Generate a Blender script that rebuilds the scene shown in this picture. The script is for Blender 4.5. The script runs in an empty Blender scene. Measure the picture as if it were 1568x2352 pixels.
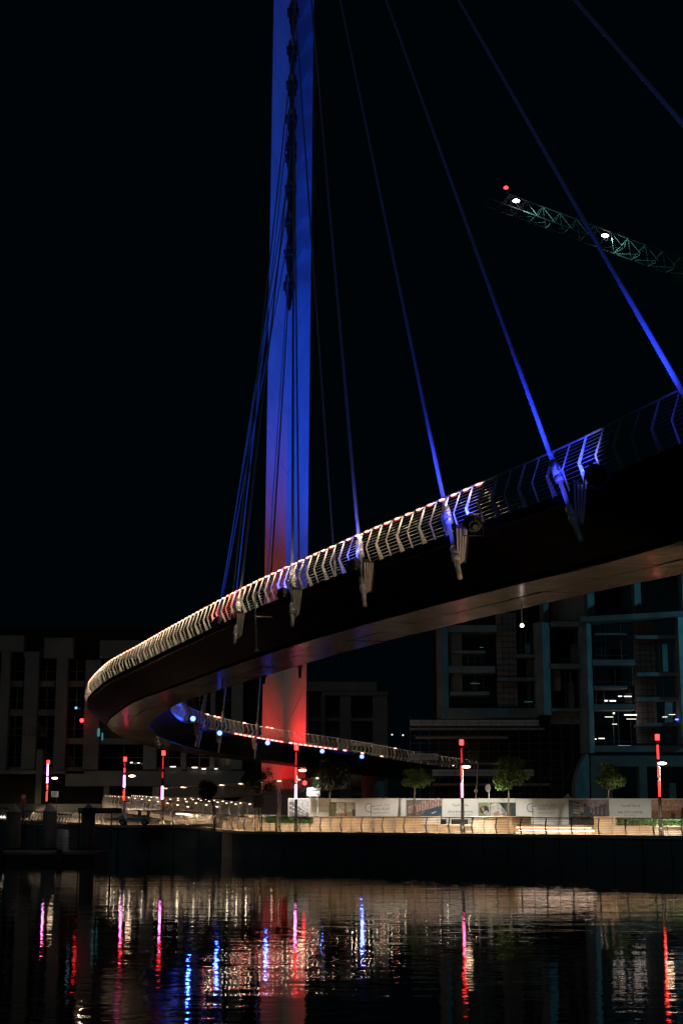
import bpy, bmesh, math, random
from mathutils import Vector, Matrix
random.seed(7)
D = bpy.data
SC = bpy.context.scene
COL = SC.collection
R = math.radians

# ---------------------------------------------------------------- camera maths
F = 3500.0; PITCH = R(11.1); CZ = 3.62          # survey frame: photo reduced to 1568 px wide
def at(x, y, Y):
    """a photo position (1568 px wide frame) at ground distance Y -> world point"""
    a = (x - 784) / F; b = (1176 - y) / F
    Yw = math.cos(PITCH) - b * math.sin(PITCH); Zw = math.sin(PITCH) + b * math.cos(PITCH)
    k = Y / Yw
    return Vector((a * k, Y, Zw * k + CZ))
def on(x, y, z):
    a = (x - 784) / F; b = (1176 - y) / F
    Yw = math.cos(PITCH) - b * math.sin(PITCH); Zw = math.sin(PITCH) + b * math.cos(PITCH)
    k = (z - CZ) / Zw
    return Vector((a * k, Yw * k, z))
def proj(p):
    d = p.y * math.cos(PITCH) + (p.z - CZ) * math.sin(PITCH)
    u = -p.y * math.sin(PITCH) + (p.z - CZ) * math.cos(PITCH)
    return 784 + F * p.x / d, 1176 - F * u / d
def reg(x0, y0, s):
    return lambda X, Y: ((x0 + X / s) * .57415, (y0 + Y / s) * .57415)
R1 = reg(0, 2400, 1.568); R2 = reg(900, 2400, 1.568); R3 = reg(1731, 2400, 1.568)
L1 = reg(0, 3000, 2.24); L2 = reg(600, 3000, 2.24); L3 = reg(1150, 3000, 2.24)
L4 = reg(1700, 3000, 2.6133); L5 = reg(2200, 3000, 2.953); KR = reg(1850, 600, 1.78); LB = reg(0, 2500, 2.6133)

# ---------------------------------------------------------------- materials
def mat(name, base=(.5, .5, .5), rough=.6, metal=0., noise=0., nscale=4., bump=0., bscale=20., emit=None, es=0., spec=.5, stretch=(1, 1, 1)):
    m = D.materials.new(name); m.use_nodes = True
    nt = m.node_tree; b = nt.nodes['Principled BSDF']
    b.inputs['Base Color'].default_value = (*base, 1)
    b.inputs['Roughness'].default_value = rough
    b.inputs['Metallic'].default_value = metal
    b.inputs['Specular IOR Level'].default_value = spec
    if emit:
        b.inputs['Emission Color'].default_value = (*emit, 1); b.inputs['Emission Strength'].default_value = es
    if noise or bump:
        tc = nt.nodes.new('ShaderNodeTexCoord'); mp = nt.nodes.new('ShaderNodeMapping')
        mp.inputs['Scale'].default_value = stretch
        nt.links.new(tc.outputs['Object'], mp.inputs['Vector'])
    if noise:
        n = nt.nodes.new('ShaderNodeTexNoise'); n.inputs['Scale'].default_value = nscale; n.inputs['Detail'].default_value = 6
        nt.links.new(mp.outputs[0], n.inputs['Vector'])
        r = nt.nodes.new('ShaderNodeMapRange'); r.inputs[1].default_value = .3; r.inputs[2].default_value = .7
        r.inputs[3].default_value = 1 - noise; r.inputs[4].default_value = 1 + noise
        nt.links.new(n.outputs['Fac'], r.inputs[0])
        v = nt.nodes.new('ShaderNodeVectorMath'); v.operation = 'SCALE'; v.inputs[0].default_value = base
        nt.links.new(r.outputs[0], v.inputs['Scale']); nt.links.new(v.outputs[0], b.inputs['Base Color'])
    if bump:
        n2 = nt.nodes.new('ShaderNodeTexNoise'); n2.inputs['Scale'].default_value = bscale; n2.inputs['Detail'].default_value = 4
        nt.links.new(mp.outputs[0], n2.inputs['Vector'])
        bp = nt.nodes.new('ShaderNodeBump'); bp.inputs['Strength'].default_value = 1; bp.inputs['Distance'].default_value = bump
        nt.links.new(n2.outputs['Fac'], bp.inputs['Height']); nt.links.new(bp.outputs[0], b.inputs['Normal'])
    return m
def glow(name, col, s):
    m = D.materials.new(name); m.use_nodes = True; nt = m.node_tree; nt.nodes.clear()
    e = nt.nodes.new('ShaderNodeEmission'); o = nt.nodes.new('ShaderNodeOutputMaterial')
    e.inputs[0].default_value = (*col, 1); e.inputs[1].default_value = s
    nt.links.new(e.outputs[0], o.inputs[0]); return m

M = {}
M['fascia'] = mat('dark_fascia_paint', (.004, .004, .004), .5, .0, .3, .6, spec=.06)
M['soffit'] = mat('brushed_soffit_panel', (.062, .050, .036), .15, .8, .6, .45, .016, .8, stretch=(1, 1, .3))
M['steel'] = mat('rail_steel', (.42, .40, .36), .42, .35, .15, 3)
M['bar'] = mat('rail_bar_steel', (.17, .16, .145), .42, .6)
M['cable'] = mat('cable_sheath', (.30, .32, .36), .42, .1, .12, 2)
M['sleeve'] = mat('sleeve_grey', (.42, .41, .39), .5, .2, .25, 5)
M['mast'] = mat('mast_paint', (.55, .55, .56), .55, 0, .13, .6, .004, 6, stretch=(1, 1, .22))
M['black'] = mat('black_metal', (.015, .015, .016), .5, .3, .1, 4)
M['concrete'] = mat('concrete', (.30, .28, .25), .85, 0, .22, .8, .01, 6)
M['quay'] = mat('quay_concrete', (.13, .14, .15), .85, 0, .3, .35, .01, 3)
M['paving'] = mat('paving', (.42, .36, .29), .75, 0, .18, 1.2, .003, 8)
M['planter'] = mat('planter_stone', (.52, .42, .31), .8, 0, .22, 1.4, .01, 9)
M['bld'] = mat('render_wall', (.22, .24, .24), .9, 0, .12, .4)
M['bld2'] = mat('dark_render_wall', (.24, .22, .21), .9, 0, .15, .4)
M['bldc'] = mat('raw_concrete_frame', (.24, .25, .25), .9, 0, .25, .5, .01, 3)
M['block'] = mat('block_wall', (.34, .29, .27), .9, 0, .2, 1.2)
M['glass'] = mat('dark_glass', (.006, .008, .01), .12, 0, .2, .3)
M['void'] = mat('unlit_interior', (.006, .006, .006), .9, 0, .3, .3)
M['blind'] = mat('window_blind', (.10, .07, .06), .9, 0, .2, .5)
M['board'] = mat('grey_guard_board', (.50, .52, .56), .8, 0, .12, 2)
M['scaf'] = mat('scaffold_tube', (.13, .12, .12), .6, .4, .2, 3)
M['hoard'] = mat('hoarding_white', (.80, .78, .72), .7, 0, .05, .4)
M['ink'] = mat('grey_lettering', (.30, .26, .22), .7)
M['inkd'] = mat('dark_lettering', (.05, .045, .04), .7)
M['signw'] = mat('sign_white', (.75, .72, .68), .5, 0, .05, 2)
M['trunk'] = mat('tree_bark', (.10, .07, .05), .9, 0, .3, 8)
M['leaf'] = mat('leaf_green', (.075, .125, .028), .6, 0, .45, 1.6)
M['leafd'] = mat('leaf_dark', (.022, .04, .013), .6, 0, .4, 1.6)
M['hedge'] = mat('hedge_leaf', (.05, .11, .02), .6, 0, .4, 3)
M['white'] = mat('white_paint', (.7, .7, .68), .4, 0, .05, 2)
M['seatb'] = mat('buggy_seat', (.30, .2, .08), .6)
M['tyre'] = mat('tyre_rubber', (.02, .02, .02), .8)
M['orange'] = mat('cone_orange', (.8, .18, .04), .5)
M['yellow'] = mat('sign_yellow', (.8, .5, .02), .5)
M['redmark'] = mat('sign_red', (.6, .05, .04), .5)
M['crane'] = mat('crane_steel', (.045, .055, .052), .6, .0, .1, 1)
M['pile'] = mat('pile_paint', (.10, .105, .105), .7, 0, .2, 1)
M['pill'] = glow('rail_light_glow', (1, .20, .155), 12)
M['rampl'] = glow('ramp_light_glow', (1, .76, .50), 6)
M['strip'] = glow('quay_strip_glow', (1, .72, .45), 5.5)
M['steps'] = glow('step_strip_glow', (1, .70, .52), 4.5)
M['magenta'] = glow('magenta_glow', (1.0, .20, .80), 13)
M['pink'] = glow('pink_glow', (1.0, .12, .32), 8)
M['violet'] = glow('violet_glow', (.72, .35, 1.0), 5)
M['red'] = glow('red_glow', (1, .03, .026), 3.8)
M['redd'] = glow('dim_red_glow', (1, .03, .04), .8)
M['redh'] = glow('red_head_glow', (1, .03, .03), 6)
M['blue'] = glow('blue_lens_glow', (.14, .22, 1), 4.2)
M['lampw'] = glow('street_lamp_glow', (1, .66, .42), 12)
M['cranel'] = glow('crane_lamp_glow', (.75, .88, 1), 20)
M['bluespill'] = glow('dim_blue_lens_glow', (.07, .08, 1), 2.0)
M['workl'] = glow('work_lamp_glow', (1, .86, .74), 3.2)
M['teal'] = glow('teal_window_glow', (.12, .55, .55), .35)
M['pend'] = glow('pendant_glow', (1, .85, .8), 9)

def soffit_mat():
    m = D.materials.new('satin_soffit_panel'); m.use_nodes = True; nt = m.node_tree; nt.nodes.clear()
    N = nt.nodes.new; L = nt.links.new
    out = N('ShaderNodeOutputMaterial'); mix = N('ShaderNodeMixShader'); df = N('ShaderNodeBsdfDiffuse'); gl = N('ShaderNodeBsdfGlossy')
    tc = N('ShaderNodeTexCoord'); n1 = N('ShaderNodeTexNoise'); n1.inputs['Scale'].default_value = .55; n1.inputs['Detail'].default_value = 5
    L(tc.outputs['Object'], n1.inputs['Vector'])
    rp = N('ShaderNodeValToRGB'); rp.color_ramp.elements[0].position = .32; rp.color_ramp.elements[1].position = .68
    rp.color_ramp.elements[0].color = (.055, .050, .042, 1); rp.color_ramp.elements[1].color = (.17, .145, .115, 1)
    L(n1.outputs['Fac'], rp.inputs[0]); L(rp.outputs[0], df.inputs[0]); gl.inputs[0].default_value = (.21, .18, .165, 1)
    rr = N('ShaderNodeMapRange'); rr.inputs[1].default_value = .3; rr.inputs[2].default_value = .7; rr.inputs[3].default_value = .24; rr.inputs[4].default_value = .13
    L(n1.outputs['Fac'], rr.inputs[0]); L(rr.outputs[0], gl.inputs['Roughness'])
    n2 = N('ShaderNodeTexNoise'); n2.inputs['Scale'].default_value = .9; n2.inputs['Detail'].default_value = 3; L(tc.outputs['Object'], n2.inputs['Vector'])
    bp = N('ShaderNodeBump'); bp.inputs['Strength'].default_value = 1; bp.inputs['Distance'].default_value = .02; L(n2.outputs['Fac'], bp.inputs['Height'])
    L(bp.outputs[0], gl.inputs['Normal']); mix.inputs[0].default_value = .8
    L(df.outputs[0], mix.inputs[1]); L(gl.outputs[0], mix.inputs[2]); L(mix.outputs[0], out.inputs[0]); return m
M['soffit'] = soffit_mat()
def water_mat():
    m = D.materials.new('canal_water'); m.use_nodes = True; nt = m.node_tree; b = nt.nodes['Principled BSDF']
    b.inputs['Base Color'].default_value = (.002, .004, .006, 1); b.inputs['Roughness'].default_value = .03
    b.inputs['IOR'].default_value = 1.33
    tc = nt.nodes.new('ShaderNodeTexCoord')
    def layer(sc, sx, sy, amp, det):
        mp = nt.nodes.new('ShaderNodeMapping'); mp.inputs['Scale'].default_value = (sx, sy, 1)
        nt.links.new(tc.outputs['Object'], mp.inputs['Vector'])
        n = nt.nodes.new('ShaderNodeTexNoise'); n.inputs['Scale'].default_value = sc; n.inputs['Detail'].default_value = det
        n.inputs['Roughness'].default_value = .5
        nt.links.new(mp.outputs[0], n.inputs['Vector'])
        x = nt.nodes.new('ShaderNodeMath'); x.operation = 'MULTIPLY'; x.inputs[1].default_value = amp
        nt.links.new(n.outputs['Fac'], x.inputs[0]); return x
    a = layer(.5, .5, 1., .0155, 2); c = layer(2.2, .5, 1., .0056, 2); e = layer(7., .6, 1., .0009, 1)
    s = nt.nodes.new('ShaderNodeMath'); nt.links.new(a.outputs[0], s.inputs[0]); nt.links.new(c.outputs[0], s.inputs[1])
    s2 = nt.nodes.new('ShaderNodeMath'); nt.links.new(s.outputs[0], s2.inputs[0]); nt.links.new(e.outputs[0], s2.inputs[1])
    # wind patches: ripples stronger in some places
    n = nt.nodes.new('ShaderNodeTexNoise'); n.inputs['Scale'].default_value = .045; n.inputs['Detail'].default_value = 2
    nt.links.new(tc.outputs['Object'], n.inputs['Vector'])
    r = nt.nodes.new('ShaderNodeMapRange'); r.inputs[1].default_value = .35; r.inputs[2].default_value = .65; r.inputs[3].default_value = .6; r.inputs[4].default_value = 1.25
    nt.links.new(n.outputs['Fac'], r.inputs[0])
    bp = nt.nodes.new('ShaderNodeBump'); bp.inputs['Distance'].default_value = 1.; bp.inputs['Strength'].default_value = 1
    q = nt.nodes.new('ShaderNodeMath'); q.operation = 'MULTIPLY'
    nt.links.new(s2.outputs[0], q.inputs[0]); nt.links.new(r.outputs[0], q.inputs[1])
    nt.links.new(q.outputs[0], bp.inputs['Height']); nt.links.new(bp.outputs[0], b.inputs['Normal'])
    return m
M['water'] = water_mat()
def print_mat():
    m = D.materials.new('printed_picture'); m.use_nodes = True; nt = m.node_tree; b = nt.nodes['Principled BSDF']
    b.inputs['Roughness'].default_value = .7
    c = nt.nodes.new('ShaderNodeVertexColor'); c.layer_name = 'ink'
    tc = nt.nodes.new('ShaderNodeTexCoord'); n = nt.nodes.new('ShaderNodeTexNoise'); n.inputs['Scale'].default_value = 5; n.inputs['Detail'].default_value = 5
    nt.links.new(tc.outputs['Object'], n.inputs['Vector'])
    r = nt.nodes.new('ShaderNodeMapRange'); r.inputs[1].default_value = .3; r.inputs[2].default_value = .7; r.inputs[3].default_value = .55; r.inputs[4].default_value = 1.4
    nt.links.new(n.outputs['Fac'], r.inputs[0])
    v = nt.nodes.new('ShaderNodeVectorMath'); v.operation = 'SCALE'
    nt.links.new(c.outputs[0], v.inputs[0]); nt.links.new(r.outputs[0], v.inputs['Scale']); nt.links.new(v.outputs[0], b.inputs['Base Color'])
    return m
M['print'] = print_mat()

# ---------------------------------------------------------------- object helpers
def obj(name, bm, m, parent=None, smooth=False):
    me = D.meshes.new(name); 
    bm.normal_update()
    bm.to_mesh(me); bm.free()
    me.materials.append(M[m] if isinstance(m, str) else m)
    if smooth:
        for p in me.polygons: p.use_smooth = True
    o = D.objects.new(name, me); COL.objects.link(o)
    if parent: 
        o.parent = parent
        o.matrix_parent_inverse = Matrix.Translation(-parent.location) if parent.type == 'EMPTY' and not parent.parent else Matrix()
        if parent.type != 'EMPTY': o.matrix_parent_inverse = Matrix()
    return o
def tag(o, label=None, cat=None, group=None, kind=None):
    if label: o['label'] = label
    if cat: o['category'] = cat
    if group: o['group'] = group
    if kind: o['kind'] = kind
    return o
def thing(name, label, cat, loc=(0, 0, 0), group=None):
    o = D.objects.new(name, None); COL.objects.link(o); o.location = loc; o.empty_display_size = .3
    return tag(o, label, cat, group)
def local(o, parent, m4=None):
    """parent o (mesh built in local coordinates) to an empty without inverse"""
    o.parent = parent; o.matrix_parent_inverse = Matrix(); return o
def box(bm, x0, y0, z0, x1, y1, z1):
    vs = [bm.verts.new(p) for p in ((x0,y0,z0),(x1,y0,z0),(x1,y1,z0),(x0,y1,z0),(x0,y0,z1),(x1,y0,z1),(x1,y1,z1),(x0,y1,z1))]
    for f in ((3,2,1,0),(4,5,6,7),(0,1,5,4),(1,2,6,5),(2,3,7,6),(3,0,4,7)): bm.faces.new([vs[i] for i in f])
def beam(bm, a, b, w, h=None, up=Vector((0, 0, 1))):
    """box beam from a to b"""
    a = Vector(a); b = Vector(b); h = h or w; t = (b - a)
    if t.length < 1e-6: return
    t.normalize(); s = t.cross(up)
    if s.length < 1e-4: s = Vector((1, 0, 0))
    s.normalize(); u = s.cross(t).normalized()
    vs = []
    for p in (a, b):
        for (i, j) in ((-1,-1),(1,-1),(1,1),(-1,1)): vs.append(bm.verts.new(p + s*i*w/2 + u*j*h/2))
    for f in ((0,1,2,3),(7,6,5,4),(0,4,5,1),(1,5,6,2),(2,6,7,3),(3,7,4,0)): bm.faces.new([vs[i] for i in f])
def cone(bm, a, b, r0, r1=None, n=10, caps=True):
    a = Vector(a); b = Vector(b); r1 = r0 if r1 is None else r1
    t = (b - a).normalized(); s = t.cross(Vector((0, 0, 1)))
    if s.length < 1e-4: s = Vector((1, 0, 0))
    s.normalize(); u = s.cross(t).normalized(); A = []; B = []
    for i in range(n):
        c, d = math.cos(i * 2 * math.pi / n), math.sin(i * 2 * math.pi / n)
        A.append(bm.verts.new(a + (s*c + u*d) * r0)); B.append(bm.verts.new(b + (s*c + u*d) * r1))
    for i in range(n):
        j = (i + 1) % n; bm.faces.new((A[i], B[i], B[j], A[j]))
    if caps: bm.faces.new(A); bm.faces.new(B[::-1])
def tube(bm, pts, r, n=6, up=Vector((0, 0, 1))):
    rings = []
    for i, p in enumerate(pts):
        p = Vector(p); t = (Vector(pts[min(i+1, len(pts)-1)]) - Vector(pts[max(i-1, 0)])).normalized()
        s = t.cross(up)
        if s.length < 1e-4: s = Vector((1, 0, 0))
        s.normalize(); u = s.cross(t).normalized()
        rings.append([bm.verts.new(p + (s*math.cos(k*2*math.pi/n) + u*math.sin(k*2*math.pi/n)) * r) for k in range(n)])
    for a, b in zip(rings, rings[1:]):
        for k in range(n):
            j = (k+1) % n; bm.faces.new((a[k], b[k], b[j], a[j]))
    bm.faces.new(rings[0]); bm.faces.new(rings[-1][::-1])
def prism(bm, poly, d):
    """extrude a planar polygon (list of points) by vector d"""
    a = [bm.verts.new(Vector(p)) for p in poly]; b = [bm.verts.new(Vector(p) + d) for p in poly]
    n = len(a); bm.faces.new(a[::-1]); bm.faces.new(b)
    for i in range(n): bm.faces.new((a[i], a[(i+1) % n], b[(i+1) % n], b[i]))
def vbox(bm, p0, p1, Y, t=1.):
    """box whose front face fills photo rectangle p0..p1 at distance Y, t metres deep"""
    c0 = at(p0[0], p0[1], Y); c1 = at(p1[0], p1[1], Y)
    cx = (p0[0] + p1[0]) / 2; cy = (p0[1] + p1[1]) / 2
    X0 = at(p0[0], cy, Y).x; X1 = at(p1[0], cy, Y).x; Z0 = at(cx, p1[1], Y).z; Z1 = at(cx, p0[1], Y).z
    box(bm, min(X0, X1), Y, min(Z0, Z1), max(X0, X1), Y + t, max(Z0, Z1))
def poly_area(bm, quads, off=0):
    for q in quads: bm.faces.new([bm.verts.new(Vector(p)) for p in q])
def text_mesh(s, size, align='CENTER', bold=False):
    cu = D.curves.new('lettering', 'FONT'); cu.body = s; cu.size = size; cu.align_x = align; cu.extrude = .004
    cu.resolution_u = 2
    if bold: cu.offset = size * .018
    o = D.objects.new('lettering', cu); COL.objects.link(o)
    dg = bpy.context.evaluated_depsgraph_get(); dg.update()
    me = D.meshes.new_from_object(o.evaluated_get(dg))
    D.objects.remove(o); return me
def lettering(s, pos, size, m, parent, rotz=0, width=None, bold=False, name='lettering', sx=1):
    me = text_mesh(s, size, bold=bold); me.materials.clear(); me.materials.append(M[m])
    xs = [v.co.x for v in me.vertices] or [0, 1]
    w = max(xs) - min(xs) or 1; k = (width / w) if width else 1
    mt = Matrix.Translation(pos) @ Matrix.Rotation(rotz, 4, 'Z') @ Matrix.Rotation(R(90), 4, 'X') @ Matrix.Diagonal((k, 1, 1, 1))
    me.transform(mt)
    o = D.objects.new(name, me); COL.objects.link(o); o.parent = parent
    o.matrix_parent_inverse = Matrix.Translation(-parent.location)
    return o
def spot(name, loc, target, power, col, size=40, blend=.5, rad=.12):
    l = D.lights.new(name, 'SPOT'); l.energy = power; l.color = col; l.spot_size = R(size); l.spot_blend = blend; l.shadow_soft_size = rad
    o = D.objects.new(name, l); COL.objects.link(o); o.location = loc
    o.rotation_euler = (Vector(target) - Vector(loc)).to_track_quat('-Z', 'Y').to_euler(); return o

# ---------------------------------------------------------------- deck curve (outer rail foot)
P = [(8.94,34.47,12.44),(6.49,42.82,12.62),(3.79,51.55,12.97),(-.11,62.58,13.22),(-4.72,75.82,13.39),(-9.47,90.63,13.49),
     (-13.91,105.12,13.59),(-18.6,118.58,13.27),(-21.9,132.72,12.45),(-20.62,149.66,11.64),(-14.46,166.01,10.96),(-5.19,182.81,10.3),(3.68,200.65,9.55)]
P = [Vector(p) for p in P]
P = [P[0] + (P[0]-P[1]) * 1.6 + Vector((0, 0, -.3))] + P + [Vector((13.5, 218, 8.9))]
W, INS, HD, HR = 7.11, 1.81, 1.80, 1.37
def catmull(P, m=24):
    Q = [2*P[0]-P[1]] + P + [2*P[-1]-P[-2]]; out = []
    for i in range(len(P)-1):
        a, b, c, d = Q[i:i+4]
        for k in range(m):
            t = k / m; out.append(.5*((2*b)+(c-a)*t+(2*a-5*b+4*c-d)*t*t+(-a+3*b-3*c+d)*t**3))
    return out + [P[-1].copy()]
raw = catmull(P)
def resample(pts, step):
    L = [0]
    for a, b in zip(pts, pts[1:]): L.append(L[-1] + (b-a).length)
    n = int(L[-1] / step); out = []; j = 0
    for i in range(n+1):
        s = i * step
        while j < len(L)-2 and L[j+1] < s: j += 1
        t = (s - L[j]) / (L[j+1]-L[j]); out.append(pts[j].lerp(pts[j+1], t))
    return out
STEP = .5
OC = resample(raw, STEP)                       # outer rail foot every 0.5 m
def normals(pts):
    N = []
    for i in range(len(pts)):
        t = pts[min(i+2, len(pts)-1)] - pts[max(i-2, 0)]; t.z = 0; t.normalize(); N.append(Vector((t.y, -t.x, 0)))
    return N
ON = normals(OC)                               # points to the inside of the hook
UP = Vector((0, 0, 1))
def strip_mesh(profile, idx=None):
    """loft a cross-section [(inward offset, height)] along the deck"""
    bm = bmesh.new(); rows = []
    for i in (idx or range(len(OC))):
        rows.append([bm.verts.new(OC[i] + ON[i]*o + UP*h) for o, h in profile])
    for a, b in zip(rows, rows[1:]):
        for k in range(len(profile)-1): bm.faces.new((a[k], a[k+1], b[k+1], b[k]))
    return bm

bridge = thing('footbridge', 'long curved footbridge sweeping over the canal with a dark fascia and lit railings', 'bridge', OC[0])
# deck body: closed ring cross-section except the soffit
def loft_closed(profile):
    bm = bmesh.new(); rows = []
    for i in range(len(OC)): rows.append([bm.verts.new(OC[i] + ON[i]*o + UP*h) for o, h in profile])
    n = len(profile)
    for a, b in zip(rows, rows[1:]):
        for k in range(n): bm.faces.new((a[k], a[(k+1) % n], b[(k+1) % n], b[k]))
    bm.faces.new(rows[0][::-1]); bm.faces.new(rows[-1]); return bm
prof = [(0, 0), (.02, -.28), (.14, -.32), (INS-.04, -HD+.10), (INS-.02, -HD+.02), (W-INS+.02, -HD+.02), (W-INS+.04, -HD+.10), (W-.14, -.32), (W-.02, -.28), (W, 0), (W-.25, .02), (.25, .02)]
obj('deck', loft_closed(prof), 'fascia', bridge)
# soffit: panels 4 m long, three across, 12 mm joints, so the joints are real gaps
def soffit():
    bm = bmesh.new(); n = 8; w = W - 2*INS; cols = 2; g = .028
    for i0 in range(0, len(OC)-n, n):
        for c in range(cols):
            u0 = INS + w*c/cols + g; u1 = INS + w*(c+1)/cols - g
            dz = random.uniform(-.008, .008); tl = random.uniform(-.012, .012); prev = None
            for k in range(n+1):
                i = i0 + k; q0, q1 = OC[i], ON[i]
                if k == 0: sh = .02
                elif k == n: sh = -.02
                else: sh = 0
                T = (OC[min(i+1, len(OC)-1)] - OC[max(i-1, 0)]).normalized()*sh
                r = [bm.verts.new(q0 + q1*u + UP*h + T) for u, h in ((u0, -HD-.02+dz+tl), (u1, -HD-.02+dz-tl), (u1, -HD+.015), (u0, -HD+.015))]
                if prev:
                    for a in range(4): bm.faces.new((prev[a], r[a], r[(a+1) % 4], prev[(a+1) % 4]))
                else: bm.faces.new(r)
                prev = r
            bm.faces.new(prev[::-1])
    return bm
obj('soffit', soffit(), 'soffit', bridge)

# ---------------------------------------------------------------- railing builder
def rail_frame(pts, N, i, out):
    """position and outward vector at fractional index"""
    i = max(0, min(len(pts)-1.001, i)); j = int(i); t = i - j
    p = pts[j].lerp(pts[min(j+1, len(pts)-1)], t); n = (N[j]*(1-t) + N[min(j+1, len(N)-1)]*t).normalized()
    return p, n * out
def sect(p, n, o, h): return p + n*o + UP*h
def post_bm(p, n, H, kk, th=.03, depth=1.):
    # chevron plate, wide at its foot, narrow at the top
    t = n.cross(UP).normalized()
    poly = [(0, -.05), (kk, .44*H), (-.05, H), (-.05-.05*depth, H), (kk-.09*depth, .44*H), (-.20*depth, -.05)]
    bm = bmesh.new(); prism(bm, [sect(p, n, o, h) - t*th/2 for o, h in poly], t*th)
    bmesh.ops.recalc_face_normals(bm, faces=bm.faces); return bm
def mid_bm(p, n, H, kk):
    t = n.cross(UP).normalized(); bm = bmesh.new()
    poly = [(-.005, -.02), (kk-.005, .44*H), (-.06, H), (-.10, H), (kk-.055, .44*H), (-.06, -.02)]
    prism(bm, [sect(p, n, o, h) - t*.009 for o, h in poly], t*.018)
    bmesh.ops.recalc_face_normals(bm, faces=bm.faces); return bm
def bars_bm(pts, N, out, H, kk, nb=11, r=.010, i0=0, i1=None, step=1):
    bm = bmesh.new(); i1 = len(pts)-1 if i1 is None else i1
    idx = list(range(i0, i1+1, step))
    for k in range(nb):
        h = H * (k + .6) / (nb + .4)
        o = kk * h/(.44*H) if h < .44*H else kk + (-.05-kk) * (h-.44*H)/(.56*H)
        tube(bm, [sect(pts[i], N[i]*out, o-.03, h) for i in idx], r, 4)
    return bm
def hand_bm(pts, N, out, H, i0=0, i1=None, r=.032, step=1):
    bm = bmesh.new(); i1 = len(pts)-1 if i1 is None else i1
    tube(bm, [sect(pts[i], N[i]*out, -.06, H+.02) for i in range(i0, i1+1, step)], r, 6); return bm
IC = [OC[i] + ON[i]*W for i in range(len(OC))]
SP = 2.15 / STEP
ni = len(OC)
# outer railing (seen on the near leg), inner railing (seen on the far leg)
ibend = min(range(ni), key=lambda i: OC[i].x)          # index at the tip of the hook
hidden = bmesh.new()
def add_bm(dst, src):
    me = D.meshes.new('tmp'); src.to_mesh(me); src.free(); dst.from_mesh(me); D.meshes.remove(me)
obj('railing_bars', bars_bm(OC, ON, -1, HR, .21), 'bar', bridge)
obj('railing_bars', bars_bm(IC, ON, 1, HR, .21), 'bar', bridge)
obj('handrail', hand_bm(OC, ON, -1, HR), 'steel', bridge, True)
obj('handrail', hand_bm(IC, ON, 1, HR), 'steel', bridge, True)
posts_hidden = bmesh.new(); mids_hidden = bmesh.new()
k = 0
while k * SP < ni - 2:
    i = k * SP
    for (pts, sgn, vis) in ((OC, -1, i < ibend + 6), (IC, 1, i > ibend + 34)):
        p, n = rail_frame(pts, ON, i, sgn); q, m2 = rail_frame(pts, ON, i + SP/2, sgn)
        if vis:
            obj('railing_post', post_bm(p, n, HR, .21), 'steel', bridge); obj('baluster', mid_bm(q, m2, HR, .21), 'steel', bridge)
        else:
            add_bm(posts_hidden, post_bm(p, n, HR, .21)); add_bm(mids_hidden, mid_bm(q, m2, HR, .21))
    k += 1
obj('railing_post', posts_hidden, 'steel', bridge)['kind'] = 'stuff'
obj('baluster', mids_hidden, 'steel', bridge)['kind'] = 'stuff'
# rail lights: short capsules under the handrail
def pill_bm(pts, N, i, sgn, half=.22, h=HR-.0, o=-.06, r=.034):
    bm = bmesh.new(); d = half / STEP
    a = [rail_frame(pts, N, i + d*u, sgn) for u in (-1, -.6, .6, 1)]
    c = [sect(p, n, o, h) for p, n in a]
    cone(bm, c[0], c[1], r*.55, r, 6, True); cone(bm, c[1], c[2], r, r, 6, False); cone(bm, c[2], c[3], r, r*.55, 6, True)
    return bm
cnt = 0; rest = bmesh.new(); drop = {7, 23, 24, 40, 55, 61}
k = 0
while True:
    i = (k + .5) * SP / 2
    if i > ibend + 4: break
    p, n = rail_frame(OC, ON, i, -1); x, y = proj(p)
    if 195 < x < 1112 and k not in drop:
        obj('rail_light', pill_bm(OC, ON, i, -1), 'pill', bridge); cnt += 1
    k += 1
print('near lights', cnt)
k = 0; far = 0
tops = [(444, 520), (556, 574), (600, 640)]; tsing = [(905, 915), (958, 968)]
lows = [(540, 770), (782, 800), (812, 832), (868, 884)]
i = ibend + 30
while i < ni - 4:
    p, n = rail_frame(IC, ON, i, 1); x, y = proj(p)
    for band, h, o in ((tops + tsing, HR + .02, -.06), (lows, .10, .04)):
        if any(a < x < b for a, b in band) and random.random() < .9:
            bmx = pill_bm(IC, ON, i, 1, .34, h, o, .05)
            if cnt < 100: obj('rail_light', bmx, 'pill', bridge); cnt += 1
            else: add_bm(rest, bmx)
    i += SP / 2
obj('rail_light', rest, 'pill', bridge)['kind'] = 'stuff'
def rail_point(pts, i, sgn, pw):
    p, n = rail_frame(pts, ON, i, sgn); l = D.lights.new('rail_downlight', 'POINT'); l.energy = pw; l.color = (1, .80, .53); l.shadow_soft_size = .06
    o = D.objects.new('rail_downlight', l); COL.objects.link(o); o.location = sect(p, n, -.17, HR-.09)
k = 0
while True:
    i = (k + .5) * SP / 2; p, n = rail_frame(OC, ON, i, -1)
    if i > ibend + 6: break
    x = proj(p)[0]
    if x < 1120: rail_point(OC, i, -1, 15 if x > 1050 else 19)
    k += 1
i = ibend + 34
while i < ni - 4:
    rail_point(IC, i, 1, 10); i += SP/2 if i < ibend + 120 else SP
# two piers under the landward end
for (px, Yp, r) in ((856, 196, 1.45),):
    c = at(px, 1800, Yp); bm = bmesh.new(); cone(bm, (c.x, c.y, 1.9), (c.x, c.y, 7.9), r, r, 20); obj('pier', bm, 'concrete', bridge, True)
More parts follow.
